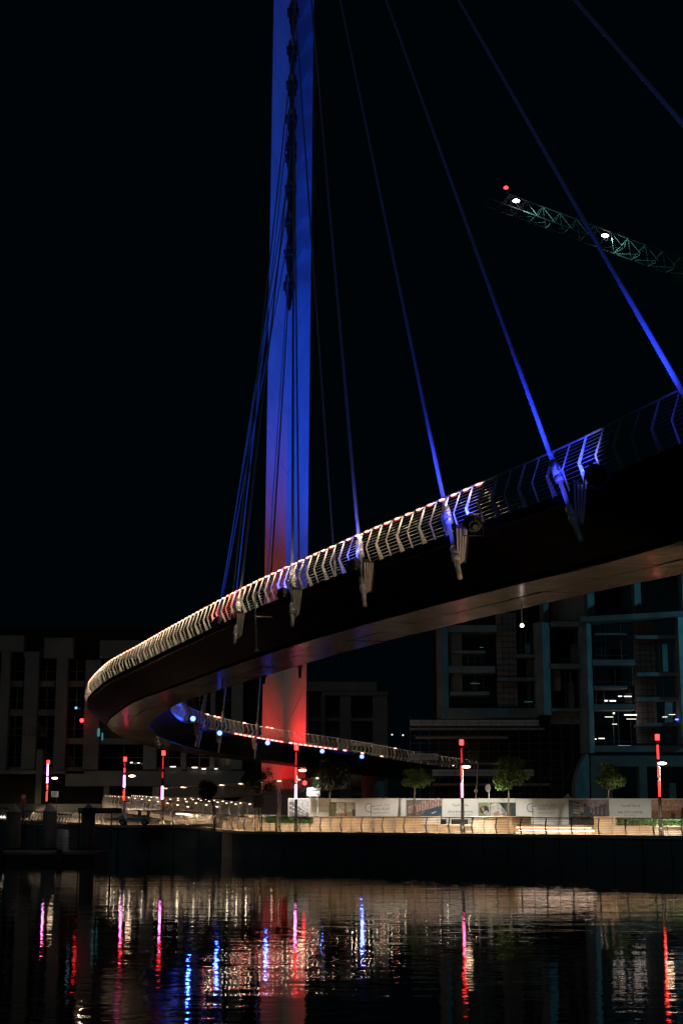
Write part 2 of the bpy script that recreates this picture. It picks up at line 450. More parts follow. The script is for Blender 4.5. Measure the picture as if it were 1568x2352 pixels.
# near abutment post out of frame keeps the near end standing
bm = bmesh.new(); c = OC[2] + ON[2]*W/2; cone(bm, (c.x, c.y, -1), (c.x, c.y, c.z-HD), 1.1, 1.1, 20); obj('pier', bm, 'concrete', bridge, True)

# ---------------------------------------------------------------- mast
def mast_at(z):
    """centre of the front edge, half widths at height z"""
    t = (z - 3.) / 93.
    Yc = 188 - 25.0*t
    xl = -9.86 + 1.85*t; xr = -4.47 + 1.2*t; xc = -7.2 + 1.62*t
    return Yc, xl, xr, xc
mast = thing('mast', 'tall faceted mast washed blue above and red near its foot', 'mast', (-7.1, 188, 2))
def mast_bm():
    bm = bmesh.new(); rows = []
    for z in (3, 12, 25, 40, 55, 58, 75, 96, 120, 150):
        Yc, xl, xr, xc = mast_at(z)
        if z > 96: 
            pass
        rows.append([bm.verts.new(v) for v in ((xc, Yc, z), (xr, Yc+1.9, z), (xr-.7, Yc+4.4, z), (xc, Yc+5.4, z), (xl+.7, Yc+4.4, z), (xl, Yc+1.9, z))])
    for a, b in zip(rows, rows[1:]):
        for k in range(6): bm.faces.new((a[k], a[(k+1) % 6], b[(k+1) % 6], b[k]))
    bm.faces.new(rows[0][::-1]); bm.faces.new(rows[-1]); return bm
obj('shaft', mast_bm(), 'mast', mast)
# diagonal weld seams, 4 mm proud
bm = bmesh.new()
for z in (13, 21, 31, 43, 50, 58, 66, 75, 84, 93):
    Yc, xl, xr, xc = mast_at(z); Y2, xl2, xr2, xc2 = mast_at(z+5.5)
    e = Vector((0, -.012, 0))
    beam(bm, Vector((xc, Yc, z))+e, Vector((xr2, Y2+1.9, z+5.5))+e, .02, .02)
    beam(bm, Vector((xc, Yc, z))+e, Vector((xl2, Y2+1.9, z+5.5))+e, .02, .02)
obj('seams', bm, 'scaf', mast)
# cable clevises
clev = []
mast_front = lambda ypx: None
def mast_from_py(ypx):
    lo, hi = 3., 149.
    for _ in range(40):
        z = (lo+hi)/2; Yc, xl, xr, xc = mast_at(z); yy = proj(Vector((xc, Yc, z)))[1]
        if yy > ypx: lo = z
        else: hi = z
    return z
CLEV = {}
def clevis(ypx=None, z=None):
    z = mast_from_py(ypx) if z is None else z; Yc, xl, xr, xc = mast_at(z); base = Vector((xc, Yc, z)); tip = base + Vector((0, -1.25, -.35))
    CLEV[ypx or z] = tip
    bm = bmesh.new()
    for s in (-.40, .40):
        prism(bm, [base+Vector((s-.07, .3, 1.9)), base+Vector((s-.07, .3, -1.0)), tip+Vector((s-.07, -.15, -.6)), tip+Vector((s-.07, -.25, .4))], Vector((.14, 0, 0)))
    cone(bm, tip+Vector((-.66, 0, 0)), tip+Vector((.66, 0, 0)), .55, .55, 14)
    cone(bm, tip+Vector((0, 0, -.1)), tip+Vector((0, -.35, -3.0)), .46, .22, 12)
    obj('cable_clevis', bm, 'black', mast); return tip
for ypx in (659, 585, 513, 438, 367, 278, 200, 121, 34): clevis(ypx)
# sloped concrete plinth
bm = bmesh.new()
a = [Vector(p) for p in ((-16.5, 183, 1.9), (3.2, 183, 1.9), (3.2, 197, 1.9), (-16.5, 197, 1.9))]
b = [Vector(p) for p in ((-10.4, 185.5, 6.2), (-3.9, 185.5, 6.2), (-3.9, 195, 6.2), (-10.4, 195, 6.2))]
va = [bm.verts.new(v) for v in a]; vb = [bm.verts.new(v) for v in b]
for k in range(4): bm.faces.new((va[k], va[(k+1) % 4], vb[(k+1) % 4], vb[k]))
bm.faces.new(vb); bm.faces.new(va[::-1]); obj('plinth', bm, 'bld2', mast)

# ---------------------------------------------------------------- stay cables
def near_on(pts, xpx, lo, hi):
    return min(range(lo, hi), key=lambda i: abs(proj(pts[i])[0] - xpx))
cab = 0
ANCH = []
def stay(label, pts, i, sgn, clev_y, sleeve=1.0, shine=None, side=0):
    """cable from a deck-edge bracket up to the mast"""
    p = pts[i]; n = ON[i] * sgn; t = n.cross(UP).normalized()
    out = p + n * .42 ; tip = (CLEV[clev_y] if clev_y in CLEV else clevis(z=clev_y)) + Vector((side, 0, 0))
    base = out + UP * -.9
    d = (tip - base).normalized()
    st = thing('stay_cable', label, 'cable', base, 'stay cables fanning down from the mast')
    # strand with slight sag
    L = (tip - base).length; pl = []
    for k in range(17):
        u = k/16; q = base.lerp(tip, u); q = q - UP * (L*.006*4*u*(1-u)*.5); pl.append(q)
    bm = bmesh.new(); tube(bm, pl, .070, 8, Vector((0, 1, 0))); obj('strand', bm, 'cable', st, True)
    s0 = base + d*1.75; bm = bmesh.new()
    cone(bm, s0, s0+d*.14, .10, .17, 14); cone(bm, s0+d*.14, s0+d*1.05, .155, .135, 14); cone(bm, s0+d*1.05, s0+d*1.2, .135, .085, 14)
    obj('sleeve', bm, 'sleeve', st, True)
    bm = bmesh.new(); cone(bm, base-d*1.3, base-d*.2, .085, .095, 12); cone(bm, base-d*.42, base-d*.12, .15, .15, 12); cone(bm, base-d*.2, base+d*.35, .12, .14, 12)
    obj('end_tube', bm, 'sleeve', st, True)
    # pale strips modelling the light that railing bars stripe across the bracket, and the dark anchor plate behind the tube
    sg = -1 if sgn < 0 else 1
    for k in range(4):
        a0, a1 = ((.38, .36), (.27, .305), (.165, .245), (.065, .19))[k]
        c0 = p + t*sg*(.10 + .02*k) - UP*.04; zb_ = (-1.28, -1.22, -1.16, -1.10)[k]
        poly = [c0 + n*(a0-.03), c0 + n*(a0+.03), c0 + n*(a1+.022) + UP*zb_, c0 + n*(a1-.03) + UP*zb_]
        bm = bmesh.new(); prism(bm, [v - t*.02 for v in poly], t*.04)
        bmesh.ops.recalc_face_normals(bm, faces=bm.faces); obj('light_stripe', bm, 'steel', st)
    bm = bmesh.new()
    poly = [p + UP*.0 + n*.02, p + UP*.12 + n*.40, p + UP*-1.2 + n*.36, p + UP*-1.18 + n*.04, p+UP*-.3+n*-.06]
    prism(bm, [v - t*.06 for v in poly], t*.12)
    bmesh.ops.recalc_face_normals(bm, faces=bm.faces); obj('anchor_plate', bm, 'black', st)
    ANCH.append((p, n, t, d, base)); return st
hb = ibend
near_idx = lambda x: near_on(OC, x, 0, hb)
inner_near = lambda x: near_on(IC, x, 0, hb)
inner_far = lambda x: near_on(IC, x, hb+22, ni-2)
stay('bright blue stay cable crossing the top right corner of the sky', OC, 13, -1, 132)
stay('blue stay cable with its socket at the right edge of the picture', OC, 27, -1, 128)
stay('blue stay cable ending in a bright sleeve, second from the right edge', OC, 43, -1, 124)
stay('blue stay cable ending in a sleeve where the railing lights stop', OC, 61, -1, 120)
stay('dim grey stay cable to the bracket just right of the mast', OC, 79, -1, 116)
stay('dark stay cable running straight down the front of the blue mast', OC, 97, -1, 102)
stay('dim stay cable to the bracket beside the red flood lit railing post', OC, 116, -1, 80)
stay('faint blue stay cable passing behind the near railing right of the mast', IC, 131, 1, 98)
stay('dark stay cable to the bracket hanging in front of the red mast foot', IC, inner_near(673), 1, 34)
stay('dark stay cable from the lowest clevis of the mast', IC, inner_near(592), 1, 659)
stay('blue stay cable grazing the left edge of the mast to the far railing', IC, inner_far(580), 1, 585)
stay('bright blue stay cable with a lit sleeve on the far lower railing', IC, inner_far(497), 1, 200)
stay('blue stay cable in the left fan ending just left of the far railing', IC, inner_far(452), 1, 367)
stay('outermost blue stay cable of the left fan', IC, inner_far(430), 1, 438)
stay('thin blue stay cable, second of the left fan', IC, inner_far(440), 1, 513, side=.1)
stay('very faint stay cable high in the left fan', IC, inner_near(500), 1, 121)

# ---------------------------------------------------------------- floodlights
def flood(label, loc, aim, lens, r=.26, power=0, col=(0, 0, 1), size=40, target=None, group='floodlights clamped along the bridge edge', blend=.6):
    loc = Vector(loc); d = (Vector(aim) - loc).normalized()
    f = thing('floodlight', label, 'floodlight', loc, group)
    bm = bmesh.new(); cone(bm, loc-d*.32, loc-d*.05, r*.62, r*.95, 16); cone(bm, loc-d*.05, loc+d*.14, r, r*1.02, 16, True)
    cone(bm, loc-d*.45, loc-d*.32, r*.3, r*.55, 12); obj('housing', bm, 'black', f, False)
    bm = bmesh.new(); cone(bm, loc+d*.145, loc+d*.165, r*.86, r*.84, 16); obj('lens', bm, lens, f)
    bm = bmesh.new(); s = d.cross(UP); s = s.normalized() if s.length > .01 else Vector((1, 0, 0))
    tube(bm, [loc+s*r*1.1, loc+s*r*1.1-UP*.42, loc-s*r*1.1-UP*.42, loc-s*r*1.1], .022, 6, Vector((.3, .9, .1))); obj('yoke', bm, 'black', f)
    if power:
        spot('flood_beam', loc+d*.2, target or aim, power, col, size, blend)
    return f
BL = (.02, .055, 1.0); BR = (.012, .022, 1.0); RD = (1.0, .07, .06)
def mast_pt(ypx, dx=0):
    z = mast_from_py(ypx); Yc, xl, xr, xc = mast_at(z); return Vector((xc+dx, Yc, z))
def outpt(pts, x, lo, hi, sgn, o, h):
    i = near_on(pts, x, lo, hi); return pts[i] + ON[i]*sgn*o + UP*h, i
fl = []
for lab, x, ty, pw, sz in (('dark floodlight beside the right bracket lighting the railing blue', 1402, 250, 5200, 46),
                       ('dark floodlight below the lit railing end, throwing blue light', 1108, 420, 5200, 46),
                       ('dark floodlight left of the bracket next to the mast line', 834, 60, 2000, 46),
                       ('dark floodlight just left of the middle bracket in front of the mast', 667, 500, 2000, 46)):
    q, i = outpt(OC, x, 0, hb, -1, .38, -.05)
    flood(lab, q, mast_pt(ty), 'bluespill', .3, pw, BR, sz)
    # spill on the railing next to the fixture
    rp = OC[i] + UP*.9
    spot('flood_spill', q + UP*.45 - ON[i]*.45, OC[i+2] + UP*.75, 340, (.17, .19, 1), 80, .9, .05)
q, i = outpt(OC, 519, 0, hb, -1, .38, -.05)
flood('red floodlight under the railing left of the mast', q, mast_pt(900, -3), 'redh', .3, 1.2e3, RD, 40)
spot('flood_spill', q + UP*.45 - ON[i]*.45, OC[i-2] + UP*.8, 420, (1, .03, .03), 70, .8, .05)
# far leg floodlights facing the water
for lab, x, dy in (('blue floodlight at the left end of the far railing', 426, .2), ('blue floodlight under the lit cable sleeve on the far railing', 493, -.3),
               ('blue floodlight under the far railing left of the mast', 602, -.35), ('blue floodlight under the far railing right of the mast', 728, -.4),
               ('blue floodlight under the far railing, rightmost of the five', 820, -.4)):
    q, i = outpt(IC, x, hb+16, ni-2, 1, .55, dy)
    tgt = Vector((q.x*.3, q.y-60, 14))
    flood(lab, q, tgt, 'blue', .29, 420, (.02, .07, 1), 90, tgt)
# lights on the cables near the sockets and along them
for i, e in ((13, 500), (27, 700), (43, 800), (61, 600)):
    p, n = OC[i], -ON[i]
    for (pp, nn, t, d, base) in ANCH:
        if (pp - p).length < .01:
            s = base + n*1.3 - UP*.2 - t*.3
            spot('cable_beam', s, base + d*14, 15000, (.02, .05, 1), 26, .9, .08)
            spot('cable_beam', s, base + d*2.2, e*.6, (.06, .07, 1), 50, .9, .08)
for (pp, nn, t, d, base) in ANCH[10:15]:
    spot('cable_beam', base + nn*1.4 - UP*.3, base + d*22, 3800, (.01, .05, 1), 30, .9, .08)

# mast wash: blue from both sides on high, red from the foot
spot('mast_beam', (-36, 132, 4), mast_pt(560, 0), 1.5e5, (0, .082, 1), 54, .75)
spot('mast_beam', (34, 160, 5), mast_pt(820, 1), 1.05e5, (0, .082, 1), 52, .9)
spot('mast_beam', (-26, 170, 4), mast_pt(1300, -1.5), 1.15e4, (1, .05, .04), 36, 1.0)
spot('mast_beam', (-3.6, 186.5, 6.8), (-4.9, 189.4, 16), 11500, (1, .016, .018), 62, .8)
spot('mast_beam', (-13.5, 181.0, 3.5), (-8.6, 189.2, 17), 4800, (1, .018, .02), 42, .9)
for s, tx in ((-1, -1.3), (1, 1.3)):
    b0 = at(650 + s*22, 1784, 183.6)
    flood('red floodlight at the mast foot, %s of the two' % ('left' if s < 0 else 'right'), b0 - UP*.6, mast_pt(1775, tx), 'redh', .16, 360, (1, .016, .016), 120, mast_pt(1768, tx*.7), 'red floodlights at the mast foot')

# ---------------------------------------------------------------- masthead navigation pieces on the fascia
q, i = outpt(OC, 628, 0, hb, -1, .5, 0)
nav = thing('signal_bracket', 'thin drooping signal pole with a cross arm on the dark fascia below the mast', 'signal pole', q)
bm = bmesh.new(); tube(bm, [q+UP*.35-ON[i]*.1, q+UP*.42-ON[i]*.3, q+UP*.1-ON[i]*.35, q-UP*1.2-ON[i]*.3, q-UP*2.3-ON[i]*.25], .035, 6, Vector((.3, .9, 0))); obj('pole', bm, 'steel', nav)
bm = bmesh.new(); tube(bm, [q-UP*.75-ON[i]*.3, q-UP*.75+ON[i]*.5], .03, 6); obj('arm', bm, 'steel', nav)
bm = bmesh.new(); bmesh.ops.create_icosphere(bm, subdivisions=2, radius=.11, matrix=Matrix.Translation(q-UP*2.38-ON[i]*.25)); obj('lamp', bm, 'sleeve', nav, True)
ipn = min(range(hb), key=lambda i: abs(proj(IC[i]-ON[i]*(INS+.15) - UP*HD)[0] - 1194))
q0 = IC[ipn] - ON[ipn]*(INS+.15) - UP*(HD+.02)
bot = at(1194, 1437, q0.y); bot.x = q0.x
pn = thing('pendant_lamp', 'small white lamp hanging on a rod under the right end of the soffit', 'lamp', (bot.x, bot.y, bot.z))
bm = bmesh.new(); cone(bm, (bot.x, bot.y, bot.z), (bot.x, bot.y, q0.z+.02), .02, .02, 6); obj('rod', bm, 'steel', pn)
bm = bmesh.new(); bmesh.ops.create_icosphere(bm, subdivisions=2, radius=.075, matrix=Matrix.Translation(bot)); obj('lamp_globe', bm, 'pend', pn, True)

# ================================================================ water, quay, ground
bm = bmesh.new(); box(bm, -900, -60, -4, 900, 900, 0); w_ = obj('water', bm, 'water'); tag(w_, kind='structure')
ZP = 2.02
QP = [Vector((-95, 262, 2.5)), on(-60, 1881.5, 2.48), on(20, 1883.5, 2.48), on(102, 1886.3, 2.48), on(177, 1890.5, 2.48), on(232, 1894.8, 2.48), on(320, 1895.6, 2.48),
      on(421, 1896.8, 2.44), on(500, 1905.0, 2.16), on(574, 1910.6, ZP), on(760, 1912.6, ZP), on(994, 1915.2, ZP), on(1280, 1918.2, ZP), on(1568, 1921, ZP)]
d_ = (QP[-1] - QP[-3]); QP.append(QP[-1] + d_ * 2.2)
QE = resample(catmull(QP, 12), .5); QN = normals(QE)
QN = [-n if n.y < 0 else n for n in QN]                # point inland
def qinset(d, h=0): return [QE[i] + QN[i]*d + UP*h for i in range(len(QE))]
def qidx(curve, xpx): return min(range(len(curve)), key=lambda i: abs(proj(curve[i])[0] - xpx))
bm = bmesh.new(); rows = []
for i in range(0, len(QE), 2):
    p = QE[i]; rows.append([bm.verts.new(v) for v in (p, p + QN[i]*9, Vector((p.x*1.3, 240, p.z)), Vector((p.x*12, 2600, p.z)))])
for a, b in zip(rows, rows[1:]):
    for k in range(3): bm.faces.new((a[k], b[k], b[k+1], a[k+1]))
bmesh.ops.recalc_face_normals(bm, faces=bm.faces)
tag(obj('promenade', bm, 'paving'), kind='structure')
# quay wall: cast panels with open joints on a backing, plus a coping
qw = thing('quay_wall', 'dark concrete quay wall of cast panels between the water and the lit promenade', 'quay wall', QE[len(QE)//2])
bm = bmesh.new(); rows = []
for i in range(0, len(QE), 2):
    p, n = QE[i], QN[i]; rows.append([bm.verts.new(p + n*.30 + UP*-.02), bm.verts.new(p + n*.30 - UP*(p.z+2))])
for a, b in zip(rows, rows[1:]): bm.faces.new((a[0], a[1], b[1], b[0]))
obj('backing', bm, 'black', qw)
bm = bmesh.new(); i = 2
while i < len(QE) - 4:
    a, b = QE[i] + (QE[i+1]-QE[i])*.06, QE[i+4] - (QE[i+4]-QE[i+3])*.06
    na, nb_ = QN[i], QN[i+4]
    for z0, z1 in ((-.8, .55), (.57, None)):
        za, zb = (a.z - .26, b.z - .26) if z1 is None else (z1, z1)
        poly = [Vector((a.x, a.y, z0)) + na*.10, Vector((b.x, b.y, z0)) + nb_*.10, Vector((b.x, b.y, zb)) + nb_*.10, Vector((a.x, a.y, za)) + na*.10]
        prism(bm, poly, na*.22)
    i += 4
bmesh.ops.recalc_face_normals(bm, faces=bm.faces); obj('wall_panel', bm, 'quay', qw)
bm = bmesh.new(); rows = []
for i in range(len(QE)):
    p, n = QE[i], QN[i]; rows.append([bm.verts.new(v) for v in (p - n*.05 + UP*.03, p - n*.05 - UP*.22, p + n*.35 - UP*.22, p + n*.35 + UP*.03)])
for a, b in zip(rows, rows[1:]):
    for k in range(4): bm.faces.new((a[k], b[k], b[(k+1) % 4], a[(k+1) % 4]))
obj('coping', bm, 'planter', qw)
# promenade railing
qr = thing('quay_railing', 'long kinked steel railing along the lit quay edge', 'railing', QE[len(QE)//2] + UP*.03)
RQ = qinset(.18, .03); QH = 1.07
iA = qidx(RQ, -30); iB = qidx(RQ, 1610)
if iA > iB: iA, iB = iB, iA
iM = qidx(RQ, 440)
obj('railing_bars', bars_bm(RQ, QN, -1, QH, .16, 9, .015, iA, iM), 'steel', qr)  # left stretch: paler steel puts its front lighting into the colour
obj('railing_bars', bars_bm(RQ, QN, -1, QH, .16, 9, .017, iM, iB), 'scaf', qr)  # darker tone for the same railing where it stands backlit
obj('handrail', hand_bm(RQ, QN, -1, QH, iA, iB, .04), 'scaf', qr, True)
i = iA
while i < iB - 2:
    p, n = rail_frame(RQ, QN, i, -1); obj('railing_post', post_bm(p, n, QH, .16, .08, .5), 'scaf' if proj(p)[0] > 440 else 'steel', qr)  # posts follow the bars: lit look on the left put into paler steel
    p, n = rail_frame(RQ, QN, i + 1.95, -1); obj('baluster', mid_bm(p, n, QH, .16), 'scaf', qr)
    i += 3.9
# warm strip lights tucked under the handrail, shining inland and down
def strip_light(a, b, n, power, col=(1, .70, .43), tilt=.35):
    l = D.lights.new('handrail_strip_light', 'AREA'); l.shape = 'RECTANGLE'; l.size = (b-a).length*.96; l.size_y = .03; l.energy = power*(b-a).length; l.color = col
    o = D.objects.new('handrail_strip_light', l); COL.objects.link(o)
    o.location = (a+b)/2 + n*.14 - UP*.05
    z = -(n*tilt - UP).normalized() if False else -(n*1.0 - UP*tilt).normalized()
    x = (b-a).normalized(); y = z.cross(x).normalized(); x = y.cross(z)
    m = Matrix((x, y, z)).transposed().to_4x4(); m.translation = o.location; o.matrix_world = m
i = iA
while i + 10 < iB:
    a = RQ[i] + UP*(QH-.03); b = RQ[i+10] + UP*(QH-.03); x, y = proj(a)
    pw = 24 if x > 430 else (26 if x > 150 else 18)
    strip_light(a, b, QN[i+5], pw, tilt=1.35); i += 10

# planter walls, hedges, steps
def run_box(bm, x0, x1, d0, d1, z0, z1, curve_d=None):
    c = qinset(d0); a, b = sorted((qidx(c, x0), qidx(c, x1))); b = max(b, a+1)
    rows = []
    for i in range(a, b+1):
        p, n = QE[i], QN[i]; rows.append([bm.verts.new(v) for v in (p+n*d0+UP*z0, p+n*d0+UP*z1, p+n*d1+UP*z1, p+n*d1+UP*z0)])
    for u, v in zip(rows, rows[1:]):
        for k in range(4): bm.faces.new((u[k], u[(k+1) % 4], v[(k+1) % 4], v[k]))
    bm.faces.new(rows[0]); bm.faces.new(rows[-1][::-1]); bmesh.ops.recalc_face_normals(bm, faces=bm.faces)
    return QE[(a+b)//2] + QN[(a+b)//2]*(d0+d1)/2 + UP*z0
def planter(label, x0, x1, h, d0=2.6, d1=5.2, cap=True):
    bm = bmesh.new(); c = run_box(bm, x0, x1, d0, d1, 0, h-.06); t = thing('planter_wall', label, 'planter', c, 'stone planter walls behind the quay railing')
    obj('wall', bm, 'planter', t)
    bm = bmesh.new(); run_box(bm, x0, x1, d0-.04, d1, h-.057, h); obj('cap', bm, 'planter', t)
def hedge(label, x0, x1, h0, h1, d0=2.9, d1=4.4):
    c = qinset(d0); a, b = sorted((qidx(c, x0), qidx(c, x1))); bm = bmesh.new()
    nl = int((b-a) * 420)
    for _ in range(nl):
        i = random.uniform(a, b-1e-3); j = int(i); p = QE[j].lerp(QE[j+1], i-j)
        u = random.random(); dd = d0 + (random.random()**2)*(d1-d0)
        q = p + QN[j]*dd + UP*(h0 + u*(h1-h0)*random.uniform(.86, 1.04)); leafquad(bm, q, random.uniform(.03, .075))
    t = obj('hedge', bm, 'hedge'); tag(t, label, 'hedge', 'clipped hedges in the planters'); return t
def leafquad(bm, q, s):
    a = Vector((random.gauss(0, 1), random.gauss(0, 1), random.gauss(0, 1))).normalized(); b = a.orthogonal().normalized()
    if random.random() < .5: b = a.cross(b)
    a *= s; b *= s*.55
    bm.faces.new([bm.verts.new(q-a), bm.verts.new(q+b), bm.verts.new(q+a), bm.verts.new(q-b)])
planter('low stone planter wall under the left clipped hedge', 500, 558, .60)
planter('short high stone planter wall between the two left hedges', 560, 598, 1.18)
planter('low stone planter wall under the hedge below the bridge name sign', 600, 722, .60, 2.6, 4.4)
planter('long high stone planter wall in front of the hoarding', 724, 962, 1.18)
planter('low stone wall in front of the black benches', 964, 1085, .58)
planter('brown high stone planter wall left of the glowing steps', 1087, 1181, 1.20)
planter('high stone planter wall right of the glowing steps', 1369, 1417, 1.20)
planter('low stone planter wall under the right hedge', 1419, 1640, .60)
hedge('clipped green hedge left of the red notice board', 500, 558, .58, 1.10)
hedge('clipped green hedge beneath the bridge name sign', 602, 720, .58, 1.16)
hedge('clipped green hedge at the right edge below the city centre banner', 1421, 1640, .58, 1.12)
for lab, x in (('small brown service box set against the long planter wall, left one', 853), ('small brown service box set against the long planter wall, right one', 903)):
    c = qinset(2.45); i = qidx(c, x); p = c[i]; bm = bmesh.new(); t_ = (QE[i+1]-QE[i]).normalized()
    prism(bm, [p - t_*.22, p + t_*.22, p + t_*.22 + UP*.85, p - t_*.22 + UP*.85], QN[i]*.12)
    bmesh.ops.recalc_face_normals(bm, faces=bm.faces)
    o = obj('service_box', bm, 'block'); tag(o, lab, 'service box', 'service boxes on the planter wall')
# steps with lit nosings
st = thing('lit_steps', 'flight of steps with glowing white strip lights under each nosing', 'steps', QE[qidx(qinset(2.6), 1270)] + QN[qidx(qinset(2.6), 1270)]*2.6)
for k, (h, dd) in enumerate(((.16, 2.1), (.34, 2.6), (.52, 3.1), (.60, 3.6))):
    bm = bmesh.new(); run_box(bm, 1184, 1366, dd, 6.5, (.16*k if k < 3 else .52)-.02 if k else 0, h); obj('tread', bm, 'planter', st)
for h, dd, m_ in ((.20, 2.56, 'steps'), (.39, 3.06, 'steps')):
    bm = bmesh.new(); run_box(bm, 1192, 1357, dd-.02, dd+.03, h, h+.07); obj('strip_light', bm, m_, st)
bm = bmesh.new(); run_box(bm, 1186, 1357, 2.07, 2.095, .06, .09); obj('strip_light', bm, 'rampl', st)
# benches
for lab, x0, x1 in (('black slatted bench behind the low wall, left one', 978, 1026), ('black slatted bench behind the low wall beside the lamp post', 1031, 1079)):
    i = qidx(qinset(4.2), (x0+x1)/2); t = thing('bench', lab, 'bench', QE[i]+QN[i]*5.6, 'black benches behind the low wall')
    bm = bmesh.new(); run_box(bm, x0, x1, 5.4, 5.9, .42, .50); obj('seat', bm, 'black', t)
    bm = bmesh.new(); run_box(bm, x0, x1, 5.92, 5.98, .56, .95); obj('backrest', bm, 'black', t)
    for xx in (x0+5, x1-5):
        bm = bmesh.new(); run_box(bm, xx-2, xx+2, 5.42, 5.96, 0, .42); obj('leg', bm, 'black', t)

# ---------------------------------------------------------------- hoarding with printed banners
HY = 124.0; HZ1 = at(1100, 1834.5, HY).z
hd = thing('hoarding', 'long white site hoarding printed with pictures and grey lettering behind the promenade', 'hoarding', (at(1100, 1860, HY).x, HY, ZP))
def hx(x, y=1860): return at(x, y, HY).x
segs = [661.5, 711, 932, 1015, 1098, 1184, 1305, 1398, 1495, 1700]
for a, b in zip(segs, segs[1:]):
    bm = bmesh.new(); box(bm, hx(a)+.01, HY, ZP, hx(b)-.01, HY+.12, HZ1 + random.uniform(-.015, .015)); obj('panel', bm, 'hoard', hd)
def printed(name, shapes, Y=HY-.006):
    """flat colour areas: shapes = [(list of photo points, colour)] each layer 2 mm in front of the last"""
    me = D.meshes.new(name); bm = bmesh.new(); lay = bm.loops.layers.color.new('ink') if False else bm.loops.layers.float_color.new('ink')
    for k, (pts, c) in enumerate(shapes):
        vs = [bm.verts.new(Vector((hx(x, y), Y - .002*k, at(x, y, HY).z))) for x, y in pts]
        try: f = bm.faces.new(vs)
        except ValueError: continue
        for lp in f.loops: lp[lay] = (*c, 1)
    bm.to_mesh(me); bm.free(); me.materials.append(M['print']); o = D.objects.new(name, me); COL.objects.link(o); o.parent = hd; o.matrix_parent_inverse = Matrix.Translation(-hd.location); return o
def rc(x0, y0, x1, y1): return [(x0, y0), (x1, y0), (x1, y1), (x0, y1)]
B0 = 1898
# grey apartment picture
sh = [(rc(663, 1836, 710, B0), (.42, .41, .42))]
sh += [([(663, 1843), (672, 1842), (696, 1862), (709, 1868), (709, 1880), (663, 1880)], (.13, .13, .14))]
for k in range(5):
    sh += [([(664+k*8, 1849+k*4.2), (670+k*8, 1850+k*4.2), (670+k*8, 1853+k*4), (664+k*8, 1852+k*4)], (.45, .44, .43)), ([(664+k*8, 1860+k*2.6), (670+k*8, 1861+k*2.6), (670+k*8, 1864+k*2.6), (664+k*8, 1863+k*2.6)], (.40, .39, .38))]
sh += [(rc(663, 1877, 710, 1882), (.05, .05, .05)), (rc(663, 1882, 710, B0), (.28, .27, .27))]
printed('apartment_picture', sh)
# joggers in a park
sh = [(rc(756, 1843, 816, B0), (.30, .25, .15)), (rc(756, 1843, 772, B0), (.18, .15, .08)), (rc(772, 1845, 790, 1868), (.5, .47, .36)), (rc(796, 1844, 808, 1866), (.42, .40, .30)),
      (rc(756, 1876, 816, B0), (.42, .40, .34)), (rc(809, 1860, 816, 1885), (.05, .06, .03)), (rc(760, 1848, 766, 1860), (.28, .30, .10))]
for x, s in ((782, 1.), (794, 1.15)):
    y = 1886
    sh += [([(x-2*s, y-20*s+6), (x+2.4*s, y-20*s+6), (x+3*s, y-8*s), (x-2.6*s, y-8*s)], (.55, .03, .03)), (rc(x-1*s, y-25*s+6, x+1*s, y-20*s+6), (.35, .2, .13)),
           ([(x-2*s, y-8*s), (x+2.4*s, y-8*s), (x+2.6*s, y+1), (x+.6*s, y+1), (x, y-3), (x-1.6*s, y+1)], (.03, .02, .03))]
printed('joggers_picture', sh)
# aerial canal picture
sh = [(rc(933, 1837, 1014.5, B0), (.16, .11, .09)), ([(962, 1883), (978, 1862), (1000, 1853), (1014, 1851), (1014, 1868), (1004, 1874), (992, B0), (958, B0)], (.025, .06, .10)),
      ([(1014, 1872), (1014, B0), (996, B0), (1002, 1880)], (.14, .10, .09))]
random.seed(3)
for k in range(13):
    x = 938 + k*6; y = 1866 - k*1.4
    sh += [(rc(x, y-12-random.random()*7, x+4, y+3), (.36+random.random()*.1, .25, .20))]
for k in range(10):
    x = 938 + random.random()*20; y = 1868 + random.random()*20; sh += [(rc(x, y, x+3, y+2.5), (.32, .22, .18))]
sh += [([(990, 1868), (1000, 1864), (1001, 1866), (992, 1870)], (.5, .48, .46))]
printed('aerial_picture', sh)
# plain person lying down on grass: generic picture
sh = [(rc(1098.5, 1844, 1184, B0+2), (.26, .30, .16)), (rc(1144, 1844, 1184, B0), (.03, .06, .045)), ([(1098.5, 1877), (1135, 1894), (1135, B0), (1098.5, B0)], (.07, .13, .03)),
      ([(1101, 1858), (1106, 1853), (1118, 1852), (1123, 1860), (1120, 1870), (1104, 1868)], (.02, .018, .016)),
      ([(1126, 1850), (1134, 1845), (1146, 1846), (1158, 1860), (1163, 1872), (1150, 1880), (1128, 1880), (1126, 1864)], (.62, .58, .54)),
      ([(1109, 1866), (1118, 1862), (1126, 1876), (1124, 1886), (1116, 1878)], (.5, .46, .44)),
      ([(1104, 1856), (1110, 1854), (1113, 1862), (1108, 1866)], (.42, .24, .18)), ([(1132, 1868), (1144, 1866), (1150, 1878), (1134, 1882)], (.46, .28, .22)), ([(1156, 1866), (1163, 1868), (1162, 1878), (1154, 1876)], (.42, .25, .19))]
printed('resting_person_picture', sh)
